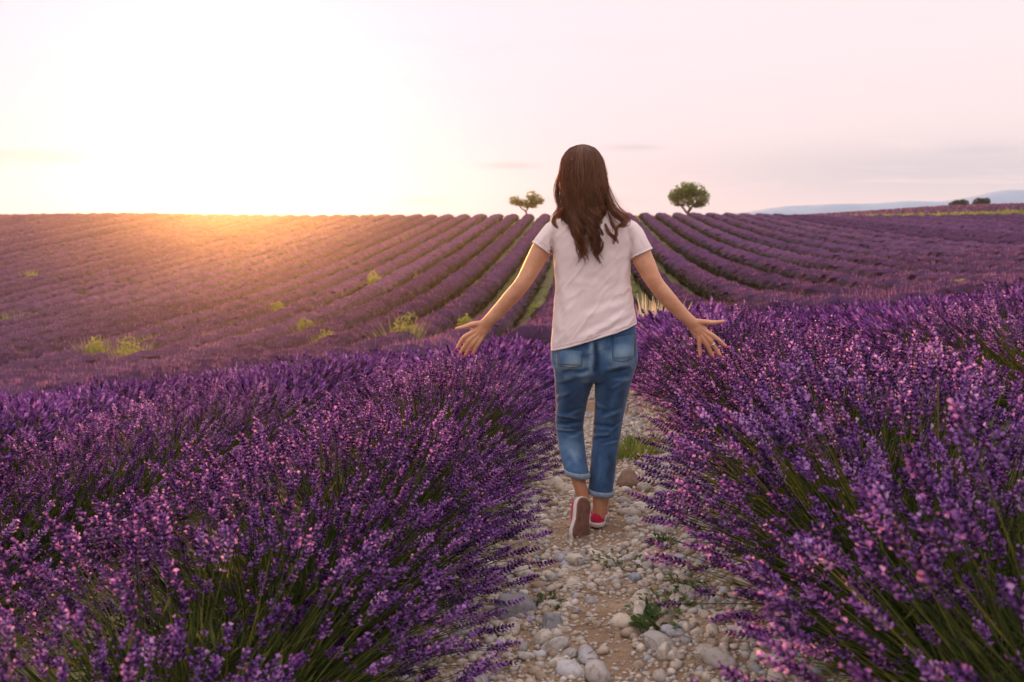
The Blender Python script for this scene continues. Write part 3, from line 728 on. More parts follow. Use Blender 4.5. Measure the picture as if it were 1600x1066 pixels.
# weeds that grow between the far rows
rng = np.random.default_rng(13)
parts = []
for _ in range(1500):
    k = rng.integers(-38, 30); x = k * ROW + rng.normal(0, 0.12); y = rng.uniform(34, 110)
    if not in_view(x, y, 1): continue
    if vnoise(np.array([[x * 0.12, y * 0.10, 0.0]]), 1.0, 41, 2)[0] < 0.53: continue
    V, Fc, A = tuft(rng, 16, rng.uniform(0.2, 0.5), 0.35, 0.03, 0.6, 2, 0.1, 0.9)
    parts.append((V + (x, y, float(ground_z(x, y))), Fc, A))
g = join(parts); tag(link('weeds', plant_mesh('weeds', g, M_yel)), 'yellow-green weeds growing in the gaps between far lavender rows', kind='stuff')

def tree(px, py, D, ht, label, limbs, lobes, nleaf, seed, m, leaf=0.16, trunk_r=0.10, group=None):
    """limbs: polylines [(x, y, z, r), ...] in units of the tree's height; lobes: (x, y, z, rx, ry, rz) of crown volume"""
    r2 = np.random.default_rng(seed); q = pix(px, py, D); zg = float(ground_z(q[0], D)) - 0.05
    root = link('almond_tree', None, loc=(q[0], D, zg)); tag(root, label, 'tree', group)
    tp = []
    for L in limbs:
        P = np.array(L) * ht
        f = np.linspace(0, len(P) - 1, 4 * len(P)); i = np.minimum(f.astype(int), len(P) - 2); u = (f - i)[:, None]; Q = P[i] * (1 - u) + P[i + 1] * u
        Q[1:-1, :3] += r2.normal(0, 0.008 * ht, (len(Q) - 2, 3))
        V, Fc = prism(Q[:, :3], Q[:, 3], 7); tp.append((V, Fc, {}))
    for (cx, cy_, cz, rx, ry, rz) in lobes:                 # twigs through the crown
        for _ in range(14):
            d = r2.normal(0, 1, 3); d /= np.linalg.norm(d); e = np.array([cx, cy_, cz]) + d * (rx, ry, rz) * 0.85; s = np.array([cx * 0.6, cy_ * 0.6, cz - rz * 0.7])
            mid = (s + e) / 2 + r2.normal(0, 0.02, 3)
            V, Fc = prism(np.array([s, mid, e]) * ht, [0.012 * ht, 0.008 * ht, 0.003 * ht], 4); tp.append((V, Fc, {}))
    off = 0; Vs, Fs = [], []
    for V, Fc, _ in tp: Vs.append(V); Fs.append(Fc + off); off += len(V)
    link('trunk', mesh('trunk', np.concatenate(Vs), np.concatenate(Fs), M_bark), root)
    vol = np.array([l[3] * l[4] * l[5] for l in lobes]); pick = r2.choice(len(lobes), nleaf, p=vol / vol.sum()); LB = np.array(lobes)[pick]
    d = r2.normal(0, 1, (nleaf, 3)); d /= np.linalg.norm(d, axis=1)[:, None]
    rr = r2.random(nleaf) ** 0.45; c = LB[:, :3] + d * LB[:, 3:] * rr[:, None]
    keep = vnoise(c * 8.0 + 5, 1.0, seed, 2) > 0.455; c = c[keep] * ht; n = len(c)
    a = r2.normal(0, 1, (n, 3)); a /= np.linalg.norm(a, axis=1)[:, None]; b = np.cross(a, r2.normal(0, 1, (n, 3))); b /= np.linalg.norm(b, axis=1)[:, None]
    s = r2.uniform(0.6, 1.3, n)[:, None] * leaf
    W = np.stack([c - a * s, c + b * s * 0.45, c + a * s, c - b * s * 0.45], 1).reshape(-1, 3)
    Fc = (np.array([(0, 1, 2), (0, 2, 3)])[None] + (np.arange(n) * 4)[:, None, None]).reshape(-1, 3)
    link('crown', mesh('crown', W, Fc, m, attrs={'hue': np.zeros(n * 4), 'tint': np.repeat(np.clip(r2.normal(0.5, 0.25, n), 0, 1), 4)}, smooth=False), root)
    return root
DT = 113.5; s = DT / F_PX
tree(822, 344, DT, 47 * s, 'small two-lobed tree on the field crest left of the woman\'s head',
     [[(0, 0, 0, .05), (.01, 0, .2, .035), (-.01, 0, .33, .03)], [(-.01, 0, .33, .028), (-.2, .03, .48, .02), (-.34, .02, .62, .01)], [(-.01, 0, .33, .028), (.08, -.03, .48, .02), (.22, 0, .68, .01)]],
     [(-.36, 0, .68, .22, .2, .18), (-.20, .05, .64, .20, .18, .16), (.10, 0, .66, .26, .24, .21), (.30, .03, .72, .28, .24, .21), (.20, 0, .86, .20, .18, .15), (.46, 0, .68, .16, .14, .14), (.02, 0, .52, .14, .12, .11), (.26, 0, .53, .18, .14, .12)], 5600, 3, M_leaf, 0.10)
tree(1075, 343, DT, 57 * s, 'dense rounded umbrella-crowned tree on the field crest right of the woman',
     [[(0, 0, 0, .06), (0, 0, .14, .045), (.03, 0, .26, .04)], [(0, 0, .16, .035), (-.16, 0, .34, .025), (-.32, .03, .52, .012)], [(.03, 0, .26, .035), (.14, -.02, .40, .022), (.30, 0, .55, .012)], [(.03, 0, .26, .03), (.02, .05, .5, .015)]],
     [(-.28, 0, .66, .26, .26, .22), (-.08, 0, .80, .32, .34, .23), (.16, 0, .79, .31, .32, .23), (.37, 0, .62, .21, .24, .23), (.04, 0, .54, .30, .3, .19), (.27, 0, .43, .17, .18, .13), (-.42, 0, .62, .15, .15, .13), (-.22, 0, .46, .17, .16, .12), (-.35, 0, .50, .15, .18, .13), (.41, 0, .47, .15, .18, .13)], 10500, 6, M_leaf, 0.11)
def bush_tree(px, py, wpx, hpx, D, label, seed, lobes):
    r = D / F_PX
    tree(px, py, D, hpx * r, label, [[(0, 0, 0, .05), (0, 0, .5, .03)]], lobes, 5000, seed, M_dkleaf, 0.16)
bush_tree(1498, 332, 32, 15, 188.0, 'broad dark bushy tree on the right skyline, left of its neighbour', 8, [(-.7, 0, .4, .4, .4, .4), (-.2, 0, .55, .6, .5, .45), (.4, 0, .6, .55, .5, .45), (.75, 0, .35, .35, .4, .35)])
bush_tree(1533, 332, 28, 18, 190.0, 'dark twin-topped tree on the right skyline, right of its neighbour', 15, [(-.3, 0, .5, .45, .4, .5), (-.05, 0, .75, .3, .3, .25), (.4, 0, .7, .3, .3, .3), (.35, 0, .35, .4, .4, .35)])

# ------------------------------------------------------------------ the woman
Y0 = 4.28
PXM = Y0 / F_PX                                          # metres per pixel at her distance

def ring(c, ux, uy, n, e=2.0):
    a = np.linspace(0, 2 * PI, n + 1)[:-1]; ca, sa = np.cos(a), np.sin(a)
    f = lambda v: np.sign(v) * np.abs(v) ** (2.0 / e)
    return np.asarray(c)[None] + f(ca)[:, None] * np.asarray(ux)[None] + f(sa)[:, None] * np.asarray(uy)[None]

def loft(rings):
    n = len(rings[0]); V = np.concatenate(rings + [rings[0].mean(0)[None], rings[-1].mean(0)[None]]); Fc = []
    for k in range(len(rings) - 1):
        for j in range(n):
            a, b = k * n + j, k * n + (j + 1) % n; Fc += [(a, b, b + n), (a, b + n, a + n)]
    c0 = len(rings) * n
    for j in range(n):
        Fc.append((c0, (j + 1) % n, j)); Fc.append((c0 + 1, (len(rings) - 1) * n + j, (len(rings) - 1) * n + (j + 1) % n))
    return V, np.array(Fc), {}

def tube(pts, rx, ry=None, n=16, side=(0, 1, 0), sub=3, flat=False):
    """smooth closed tube; rx is the radius across 'side', ry along it"""
    P = np.asarray(pts, float); rx = np.asarray(rx, float); ry = rx if ry is None else np.asarray(ry, float); m = len(P)
    if sub > 1 and m > 2:
        f = np.linspace(0, m - 1, (m - 1) * sub + 1); i = np.minimum(f.astype(int), m - 2); u = f - i
        def cr(A):
            A = A.reshape(m, -1); p0 = A[np.maximum(i - 1, 0)]; p1 = A[i]; p2 = A[i + 1]; p3 = A[np.minimum(i + 2, m - 1)]; t = u[:, None]
            return 0.5 * (2 * p1 + (p2 - p0) * t + (2 * p0 - 5 * p1 + 4 * p2 - p3) * t ** 2 + (3 * p1 - p0 - 3 * p2 + p3) * t ** 3)
        P = cr(P); rx = cr(rx)[:, 0]; ry = cr(ry)[:, 0]
    R = []
    for k in range(len(P)):
        tg = P[min(k + 1, len(P) - 1)] - P[max(k - 1, 0)]; tg /= np.linalg.norm(tg)
        b = np.asarray(side, float); b = b - tg * (b @ tg); b /= np.linalg.norm(b); a = np.cross(b, tg)
        R.append(ring(P[k], a * rx[k], b * ry[k], n))
    # rounded ends
    t0 = (P[0] - P[1]) / np.linalg.norm(P[0] - P[1]); t1 = (P[-1] - P[-2]) / np.linalg.norm(P[-1] - P[-2])
    def cap(Rk, c, tdir, r): return [c + (Rk - c) * f + tdir * r * g for f, g in ((0.8, 0.45), (0.45, 0.75))]
    s = cap(R[0], P[0], t0, min(rx[0], ry[0]))[::-1]; e = cap(R[-1], P[-1], t1, min(rx[-1], ry[-1]))
    return loft(R if flat else s + R + e)

def ball(c, r, n=14):
    c = np.asarray(c, float); r = np.asarray(r, float) * np.ones(3)
    R = []
    for k in range(1, n): 
        th = PI * k / n; R.append(ring(c + (0, 0, -math.cos(th) * r[2]), (r[0] * math.sin(th), 0, 0), (0, r[1] * math.sin(th), 0), 18))
    return loft(R)

def fuse(name, parts, voxel, smooth, m):
    """weld overlapping closed shapes into one continuous skin"""
    V, Fc, _ = join([(a, b, {}) for a, b, *_ in parts])
    bm = bmesh.new(); vs_ = [bm.verts.new(v) for v in V]
    for f in Fc:
        try: bm.faces.new([vs_[i] for i in f])
        except ValueError: pass
    bmesh.ops.recalc_face_normals(bm, faces=bm.faces); me = bpy.data.meshes.new(name); bm.to_mesh(me); bm.free()
    o = link(name, me); md = o.modifiers.new('r', 'REMESH'); md.mode = 'VOXEL'; md.voxel_size = voxel
    if smooth: sm = o.modifiers.new('s', 'SMOOTH'); sm.iterations = smooth; sm.factor = 0.5
    dg = bpy.context.evaluated_depsgraph_get(); ev = o.evaluated_get(dg); res = bpy.data.meshes.new_from_object(ev); res.name = name
    bpy.data.objects.remove(o); bpy.data.meshes.remove(me)
    res.materials.clear(); res.materials.append(m)
    res.polygons.foreach_set('use_smooth', np.ones(len(res.polygons), bool))
    return res

def get_v(me):
    V = np.zeros(len(me.vertices) * 3, np.float32); me.vertices.foreach_get('co', V); N = np.zeros_like(V); me.vertices.foreach_get('normal', N)
    return V.reshape(-1, 3).astype(float), N.reshape(-1, 3).astype(float)
def set_v(me, V): me.vertices.foreach_set('co', V.astype(np.float32).ravel()); me.update()

def to_px(V):
    D = (V - CAM) @ CAM_R; return 800 + F_PX * D[:, 0] / -D[:, 2], 533 - F_PX * D[:, 1] / -D[:, 2]

def folds(me, segs, noise_amp=0.0, nscale=(20, 20, 20), seed=1, back=True):
    """push creases into cloth; each (x0, y0, x1, y1, half width px, height m) is a line on its back, read off the photograph"""
    V, N = get_v(me); px, py = to_px(V); disp = np.zeros(len(V)); facing = np.clip(-N[:, 1] * 1.6 + 0.25, 0, 1)
    wob = (vnoise(V, 18.0, seed + 3, 2) - 0.5) * 7
    for (x0, y0, x1, y1, wd, h) in segs:
        dx, dy = x1 - x0, y1 - y0; L = math.hypot(dx, dy); u = ((px - x0) * dx + (py - y0) * dy) / L; v = ((px - x0) * -dy + (py - y0) * dx) / L + wob
        tp = np.clip(u / L, 0, 1); fade = sstep(-0.05, 0.25, u / L) * (1 - sstep(0.75, 1.05, u / L))
        disp += h * facing * fade * (np.exp(-(v / wd) ** 2) - 0.6 * np.exp(-((v - 1.7 * wd) / wd) ** 2))
    if noise_amp: disp += noise_amp * (vnoise(V * np.array(nscale), 1.0, seed, 3) - 0.5) * 2
    set_v(me, V + N * disp[:, None]); return disp

# materials of the figure
M_skin, t, p = material('skin')
geo = t.new('ShaderNodeNewGeometry').outputs['Position']
t.put(p.inputs['Base Color'], t.mix(t.maprange(t.noise(geo, 14.0, 4.0), 0.35, 0.7), (0.56, 0.265, 0.145), (0.68, 0.365, 0.215)))
p.inputs['Roughness'].default_value = 0.5; p.inputs['Subsurface Weight'].default_value = 0.15; p.inputs['Subsurface Radius'].default_value = (0.02, 0.008, 0.004); p.inputs['Subsurface Scale'].default_value = 1.0
bump(t, p, t.noise(geo, 260.0, 3.0), 0.12, 0.002)

def cloth_material(name, a, b, scale, rough=0.85, weave=900.0, trans=0.0):
    m, t, p = material(name); geo = t.new('ShaderNodeNewGeometry').outputs['Position']
    t.put(p.inputs['Base Color'], t.mix(t.maprange(t.noise(geo, scale, 4.0, 0.6), 0.3, 0.7), a, b))
    p.inputs['Roughness'].default_value = rough; p.inputs['Sheen Weight'].default_value = 0.15; p.inputs['Specular IOR Level'].default_value = 0.2
    bump(t, p, t.math('ADD', t.noise(geo, weave, 2.0), t.math('MULTIPLY', t.noise(geo, 70.0, 3.0), 1.2)), 0.25, 0.003)
    if trans:
        tr = t.new('ShaderNodeBsdfTranslucent'); t.put(tr.inputs[0], a); mx = t.new('ShaderNodeMixShader'); mx.inputs[0].default_value = trans
        t.l.new(p.outputs[0], mx.inputs[1]); t.l.new(tr.outputs[0], mx.inputs[2]); t.l.new(mx.outputs[0], t.n['Material Output'].inputs[0])
    return m
M_shirt = cloth_material('pale_pink_cotton', (0.87, 0.74, 0.72), (0.89, 0.775, 0.755), 8.0, trans=0.1)
M_cuff = cloth_material('denim_inside', (0.17, 0.24, 0.31), (0.25, 0.33, 0.40), 60.0)
M_thread = cloth_material('denim_seam', (0.035, 0.055, 0.085), (0.05, 0.08, 0.12), 60.0)
M_red = cloth_material('red_canvas', (0.52, 0.015, 0.065), (0.60, 0.025, 0.09), 40.0)
M_white = cloth_material('white_rubber', (0.62, 0.57, 0.52), (0.72, 0.67, 0.62), 50.0, 0.6)
M_sole = cloth_material('worn_brown_sole', (0.15, 0.068, 0.046), (0.22, 0.115, 0.08), 35.0, 0.8)
M_nail, t, p = material('pink_nail'); p.inputs['Base Color'].default_value = (0.62, 0.09, 0.16, 1); p.inputs['Roughness'].default_value = 0.25
M_silver, t, p = material('silver'); p.inputs['Base Color'].default_value = (0.8, 0.8, 0.8, 1); p.inputs['Metallic'].default_value = 1.0; p.inputs['Roughness'].default_value = 0.25
M_eye, t, p = material('eye_white'); p.inputs['Base Color'].default_value = (0.7, 0.68, 0.65, 1); p.inputs['Roughness'].default_value = 0.2
M_iris, t, p = material('brown_iris'); p.inputs['Base Color'].default_value = (0.06, 0.03, 0.015, 1); p.inputs['Roughness'].default_value = 0.15
M_lip, t, p = material('lip'); p.inputs['Base Color'].default_value = (0.42, 0.13, 0.12, 1); p.inputs['Roughness'].default_value = 0.4
M_hair, t, p = material('brown_hair')
t.put(p.inputs['Base Color'], t.ramp(t.attr('tint'), [(0.0, (0.042, 0.019, 0.011)), (0.5, (0.115, 0.052, 0.027)), (1.0, (0.34, 0.17, 0.085))]))
p.inputs['Roughness'].default_value = 0.38; p.inputs['Specular IOR Level'].default_value = 0.6
tr = t.new('ShaderNodeBsdfTranslucent'); tr.inputs[0].default_value = (0.9, 0.45, 0.18, 1); mx = t.new('ShaderNodeMixShader'); mx.inputs[0].default_value = 0.42
t.l.new(p.outputs[0], mx.inputs[1]); t.l.new(tr.outputs[0], mx.inputs[2]); t.l.new(mx.outputs[0], t.n['Material Output'].inputs[0])

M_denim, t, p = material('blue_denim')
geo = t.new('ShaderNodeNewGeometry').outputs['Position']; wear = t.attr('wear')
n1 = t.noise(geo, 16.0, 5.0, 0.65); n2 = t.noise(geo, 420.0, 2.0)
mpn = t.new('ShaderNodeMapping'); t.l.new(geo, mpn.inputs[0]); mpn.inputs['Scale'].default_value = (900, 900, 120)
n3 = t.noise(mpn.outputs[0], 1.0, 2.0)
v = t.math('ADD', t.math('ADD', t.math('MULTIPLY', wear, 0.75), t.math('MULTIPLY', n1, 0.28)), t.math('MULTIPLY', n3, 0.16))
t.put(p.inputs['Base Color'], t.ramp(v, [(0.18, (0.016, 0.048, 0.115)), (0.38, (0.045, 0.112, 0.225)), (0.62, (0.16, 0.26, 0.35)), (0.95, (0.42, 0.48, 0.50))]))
p.inputs['Roughness'].default_value = 0.85; p.inputs['Sheen Weight'].default_value = 0.2; p.inputs['Specular IOR Level'].default_value = 0.2
bump(t, p, t.math('ADD', n3, t.math('MULTIPLY', n1, 1.5)), 0.35, 0.004)

# --- body: one continuous skin
HX = 910                                                  # head axis in the photograph
P = lambda x, y, dy=0.0: pix(x, y, Y0 + dy)
body = []
hc = lambda py, L, R, dy, ry, e=2.0: ring(pix((L + R) / 2, py, Y0 + dy), ((R - L) / 2 * PXM, 0, 0), (0, ry, 0), 28, e)
body.append(loft([hc(318, 897, 923, 0.03, 0.035), hc(312, 889, 931, 0.045, 0.07), hc(302, 884, 936, 0.045, 0.085), hc(290, 881, 939, 0.04, 0.095), hc(276, 879, 941, 0.03, 0.10),
                  hc(262, 879, 941, 0.02, 0.10), hc(250, 881, 939, 0.015, 0.097), hc(241, 887, 933, 0.01, 0.075), hc(235, 897, 923, 0.01, 0.04)]))            # head
body.append(tube([P(911, 345, 0.0), P(911, 325, 0.01), P(910, 305, 0.02)], [0.062, 0.055, 0.055]))                                                   # neck
body.append(tube([P(910, 286, 0.125), P(910, 293, 0.138), P(910, 298, 0.150), P(910, 302, 0.135)], [0.010, 0.012, 0.016, 0.012]))                      # nose
body.append(tube([P(902, 309, 0.113), P(910, 308, 0.121), P(918, 309, 0.113)], [0.007, 0.009, 0.007]))                                                # mouth
for s in (-1, 1): body.append(tube([P(910 + s * 30, 282, 0.02), P(910 + s * 32, 290, 0.015), P(910 + s * 30, 300, 0.02)], [0.010, 0.014, 0.008], [0.02, 0.022, 0.014]))  # ears
tor = [(560, 876, 982, .10), (530, 874, 982, .10), (490, 878, 976, .085), (455, 880, 974, .085), (420, 878, 975, .09), (385, 876, 977, .085), (360, 884, 966, .07), (345, 895, 952, .055)]
body.append(loft([hc(y, a, b, 0.0, r) for y, a, b, r in tor]))
body.append(tube([P(880, 358), P(866, 364), P(846, 390, -.01), P(833, 415, -.02), P(818, 441, -.03), P(800, 463, -.015), P(780, 485, 0.0), P(766, 499, 0.01), P(757, 508, 0.015)],
                 [.05, .05, .0435, .040, .0345, .0345, .030, .0265, .026], [.05, .05, .043, .040, .036, .034, .028, .021, .018]))
body.append(tube([P(970, 358), P(984, 366), P(1000, 395, -.01), P(1011, 418, -.02), P(1023, 441, -.03), P(1042, 465, -.015), P(1062, 487, 0.0), P(1076, 500, 0.01), P(1085, 508, 0.015)],
                 [.05, .05, .0455, .041, .0350, .0345, .030, .0265, .026], [.05, .05, .044, .041, .037, .034, .028, .021, .018]))
def hand(wrist, knuckles, tips, thumb, palm_r):
    """back of the hand to the camera; fingers spread and slightly bent away from it"""
    out = []
    w0 = P(*wrist, 0.015); kc = np.mean([P(*k, 0.02) for k in knuckles], 0)
    out.append(tube([w0, w0 * 0.5 + kc * 0.5, kc], [palm_r * 0.80, palm_r * 1.0, palm_r * 0.95], [0.017, 0.0145, 0.0115], 18))
    for k, (a, b) in enumerate(zip(knuckles, tips)):
        q0 = w0 * 0.45 + P(*a, 0.018) * 0.55; A = P(*a, 0.012); B = P(*b, 0.022); r = (0.0090, 0.0093, 0.0090, 0.0078)[k]
        M1 = A * 0.58 + B * 0.42 + (0, -0.001, 0.002)
        out.append(tube([q0, A, M1, A * 0.25 + B * 0.75 + (0, 0.002, 0), B], [r * 1.15, r * 1.18, r * 1.05, r * 0.97, r * 0.74], n=12))
    th = [P(*q, d) for q, d in zip(thumb, (0.018, 0.012, 0.01, 0.012))]
    out.append(tube(th, [0.015, 0.0125, 0.0098, 0.0068], n=12))
    return out
LK = [(727, 526), (735, 530), (743, 532), (751, 532)]; LT = [(713, 545), (718, 553), (726, 556), (738, 553)]
RK = [(1113, 524), (1107, 529), (1100, 532), (1092, 531)]; RT = [(1135, 542), (1126, 556), (1115, 558), (1094, 557)]
LTH = [(752, 506), (738, 507), (725, 511), (713, 513.5)]; RTH = [(1088, 503), (1101, 503.5), (1117, 504), (1131, 502)]
body += hand((760, 506), LK, LT, LTH, 0.033); body += hand((1082, 506), RK, RT, RTH, 0.033)
# legs under the jeans, then the bare ankles and feet inside the shoes
kneeL, kneeR = 0.10, 0.03
body.append(tube([P(897, 560), P(893, 620, .05), P(891, 672, kneeL), P(895, 705, .022), P(901, 735, -.04), P(905.5, 757, -.065), P(911, 777, -.06), P(909, 800, -.085)], [.070, .055, .042, .036, .034, .0285, .027, .018], [.07, .055, .040, .034, .034, .032, .026, .016]))
body.append(tube([P(962, 560), P(956, 620, .02), P(950, 675, kneeR), P(943, 725, .0), P(940, 768, -.02), P(937, 795, -.022), P(934.5, 815, -.018), P(936, 826, .05)], [.070, .055, .045, .042, .039, .031, .026, .020], [.07, .055, .045, .043, .042, .035, .030, .016]))
woman_me = fuse('person', body, 0.0036, 5, M_skin)
tend = [(a[0] * .3 + w_[0] * .7, a[1] * .3 + w_[1] * .7, a[0], a[1], 1.5, .0022) for K_, w_ in ((LK, (758, 508)), (RK, (1083, 508))) for a in K_]
knk = [(a[0] * .62 + b[0] * .38 - 3, a[1] * .62 + b[1] * .38, a[0] * .62 + b[0] * .38 + 3, a[1] * .62 + b[1] * .38, 1.0, .0012) for K_, T_ in ((LK, LT), (RK, RT)) for a, b in zip(K_, T_)]
folds(woman_me, tend + knk + [(811, 436, 822, 444, 2.0, -.0008), (1031, 438, 1018, 444, 2.0, -.0008), (815, 450, 800, 468, 6, .002), (1026, 452, 1040, 470, 6, .002)], 0.0006, (30, 30, 30), 4)
woman = tag(link('person', woman_me), 'long-haired woman in pale pink t-shirt and rolled jeans walking away with arms spread', 'person')

# eyes, nails, ring
for s in (-1, 1):
    g = ball(P(HX + s * 11.5, 283, 0.108), 0.012); e = link('eye', mesh('eye', g[0], g[1], M_eye), woman)
    g = ball(P(HX + s * 11.5, 283, 0.1165), 0.0055); link('iris', mesh('iris', g[0], g[1], M_iris), e)
    V, Fc, _ = tube([P(HX + s * 5, 276, 0.118), P(HX + s * 12, 274.5, 0.116), P(HX + s * 19, 276, 0.105)], [0.0025, 0.003, 0.002], n=8); link('eyebrow', mesh('eyebrow', V, Fc, M_hair, attrs={'tint': np.full(len(V), 0.3)}), woman)
g = tube([P(903, 309, 0.123), P(910, 308.5, 0.131), P(917, 309, 0.123)], [0.003, 0.005, 0.003], n=8); link('lips', mesh('lips', g[0], g[1], M_lip), woman)
for K, T in ((LK, LT), (RK, RT)):
    for a, b in zip(K, T):
        A, B = P(*a, 0.012), P(*b, 0.022); d = (B - A) / np.linalg.norm(B - A); s = np.cross(d, (0, 1, 0)); s /= np.linalg.norm(s); u = np.cross(s, d)
        if u[1] > 0: u = -u
        c = B - d * 0.0005 + u * 0.0052
        R = [ring(c + u * z, d * 0.0078 * f, s * 0.0052 * f, 14) for z, f in ((-0.001, 0.9), (0.0007, 1.0), (0.0016, 0.7))]
        g = loft(R); link('fingernail', mesh('fingernail', g[0], g[1], M_nail), woman)
A, B = P(*RK[1], 0.012), P(*RT[1], 0.022); d = (B - A) / np.linalg.norm(B - A); c = A * 0.66 + B * 0.34; s = np.cross(d, (0, 1, 0)); s /= np.linalg.norm(s); u = np.cross(s, d)
R = []
for a in np.linspace(0, 2 * PI, 25)[:-1]:
    e = math.cos(a) * s + math.sin(a) * u; R.append(ring(c + e * 0.0101, e * 0.0013, d * 0.0030, 8))
n = 8; V = np.concatenate(R); Fc = np.array([(k * n + j, k * n + (j + 1) % n, ((k + 1) % 24) * n + (j + 1) % n, ((k + 1) % 24) * n + j) for k in range(24) for j in range(n)])
tag(link('finger_ring', mesh('finger_ring', V, Fc, M_silver), woman), 'silver ring')

# --- t-shirt
def shirt_ring(py, L, R, ry, tilt, dy=0.0, e=2.3):
    r = ring(pix((L + R) / 2, py, Y0 + dy), ((R - L) / 2 * PXM, 0, 0), (0, ry, 0), 40, e); r[:, 2] += tilt * (r[:, 0] - r[:, 0].mean()); return r
SH = [(526, 861, 994, .128, .33), (512, 861.5, 993, .127, .28), (495, 863, 991, .122, .22), (472, 866, 988, .113, .12), (445, 868, 985, .108, .05), (420, 867, 984, .110, 0), (400, 865, 984, .112, 0),
      (384, 862, 987, .110, 0), (369, 860, 990, .104, 0), (356, 862, 987, .092, 0), (346, 870, 978, .078, 0), (338, 882, 966, .066, 0), (332, 891, 957, .058, 0)]
parts = [loft([shirt_ring(*s) for s in SH])]
parts.append(tube([P(882, 357), P(866, 362), P(854, 377, -.005), P(845.5, 389, -.01)], [.050, .052, .049, .0455], [.062, .062, .058, .055], 24))
parts[-1] = tube([P(884, 358), P(869, 362), P(856, 374, -.004), P(846, 388.5, -.008)], [.046, .049, .047, .0485], [.058, .060, .057, .057], 24, flat=True)
parts.append(tube([P(968, 358), P(983, 363), P(992.5, 379, -.004), P(1001, 397.5, -.008)], [.046, .050, .051, .0545], [.058, .060, .059, .059], 24, flat=True))
shirt_me = fuse('t_shirt', parts, 0.0042, 5, M_shirt)
SHIRT_FOLDS = [(990, 486, 900, 536, 5, .0055), (993, 499, 925, 536, 3.5, .004), (984, 470, 905, 498, 6, .0035), (940, 446, 890, 440, 6, .0018),
               (872, 400, 886, 500, 6, .004), (866, 430, 874, 535, 4, .003), (980, 400, 974, 470, 5, .004), (895, 470, 880, 538, 6, .0035), (915, 400, 905, 470, 9, .0025), (950, 390, 955, 450, 8, .0025),
               (864, 372, 862, 405, 3, -.007), (985, 372, 984, 408, 3, -.007), (852, 362, 842, 382, 3, .002), (1000, 365, 1008, 388, 3, .002)]
folds(shirt_me, SHIRT_FOLDS, 0.0012, (14, 10, 9), 5)
V, N = get_v(shirt_me)                                    # fine soft crumple that runs down and across the cloth
q = V @ np.array([[0.8, 0, 0.6], [0, 1, 0], [-0.6, 0, 0.8]])
rg_ = 1 - np.abs(vnoise(q, (26, 14, 8), 15, 2) * 2 - 1); set_v(shirt_me, V + N * (0.0042 * (rg_ ** 3 - 0.35))[:, None])
link('t_shirt', shirt_me, woman)
# hem band: a raised rim along the lower edge and along each sleeve
def rim(name, R0, m, parent, r=0.0022):
    n = len(R0); c = R0.mean(0); V = []
    for k in range(n):
        tg = R0[(k + 1) % n] - R0[k - 1]; tg /= np.linalg.norm(tg); o = R0[k] - c; o = o - tg * (o @ tg); o /= np.linalg.norm(o); u = np.cross(tg, o)
        for a in np.linspace(0, 2 * PI, 7)[:-1]: V.append(R0[k] + o * r * math.cos(a) + u * r * 2.6 * math.sin(a))
    Fc = np.array([(k * 6 + j, k * 6 + (j + 1) % 6, ((k + 1) % n) * 6 + (j + 1) % 6, ((k + 1) % n) * 6 + j) for k in range(n) for j in range(6)])
    return link(name, mesh(name, np.array(V), Fc, m), parent)

Vs_, _n = get_v(shirt_me); SB = BVHTree.FromPolygons([tuple(v) for v in Vs_], [tuple(p_.vertices) for p_ in shirt_me.polygons])
def snapped(R0, grow=0.0008):
    out = []
    for q in R0:
        h = SB.find_nearest(Vector(q)); out.append(np.array(h[0] + h[1] * grow))
    return np.array(out)
rim('hem', snapped(shirt_ring(520.5, 861, 994, .128, .32)), M_shirt, woman, 0.0007)
rim('hem', snapped(shirt_ring(525, 861, 994, .128, .33)), M_shirt, woman, 0.0016)
for c_, e_, rx_, ry_ in ((P(856, 374, -.004), P(846, 388.5, -.008), .0485, .057), (P(992.5, 379, -.004), P(1001, 397.5, -.008), .0545, .059)):
    d = (e_ - c_) / np.linalg.norm(e_ - c_); b = np.array([0, 1.0, 0]); b -= d * (b @ d); b /= np.linalg.norm(b); a = np.cross(b, d)
    for bk, rr in ((0.003, .0016), (0.021, .0007)): rim('sleeve_hem', snapped(ring(e_ - d * bk, a * rx_, b * ry_, 36)), M_shirt, woman, rr)
# --- jeans
jl = lambda py, L, R, dy, ry, tilt=0.0: shirt_ring(py, L, R, ry, tilt, dy, 2.15)
pel = [jl(512, 867, 990, 0, .108, .25), jl(525, 864, 993, 0, .112, .15), jl(545, 861, 996, 0, .118), jl(562, 860, 997, 0, .120), jl(580, 864, 992, 0, .112), jl(594, 867, 986, .01, .092)]
LL = [(570, 863, 929, 0, .105), (592, 866, 929, .015, .096), (620, 867.5, 920, .04, .086), (648, 867.5, 914.5, .07, .076), (668, 868, 912, .085, .070), (690, 870.5, 914, .06, .068), (712, 875, 916.5, .005, .070), (730, 880.5, 919, -.04, .068), (741, 884.5, 920, -.06, .064)]
RL = [(570, 930, 994, 0, .105), (592, 930, 988, .005, .096), (620, 928.5, 981, .015, .086), (650, 927, 974.5, .025, .076), (680, 925, 969.5, .025, .069), (710, 923, 965, .01, .065), (740, 921, 961.5, -.01, .062), (764, 919.5, 958.5, -.025, .060), (771, 919.5, 958, -.027, .059)]
parts = [loft(pel), loft([jl(*a) for a in LL]), loft([jl(*a) for a in RL]), ball(P(895, 563, -.055), (.072, .066, .075)), ball(P(963, 558, -.055), (.074, .068, .077))]
jeans_me = fuse('jeans', parts, 0.0045, 6, M_denim)
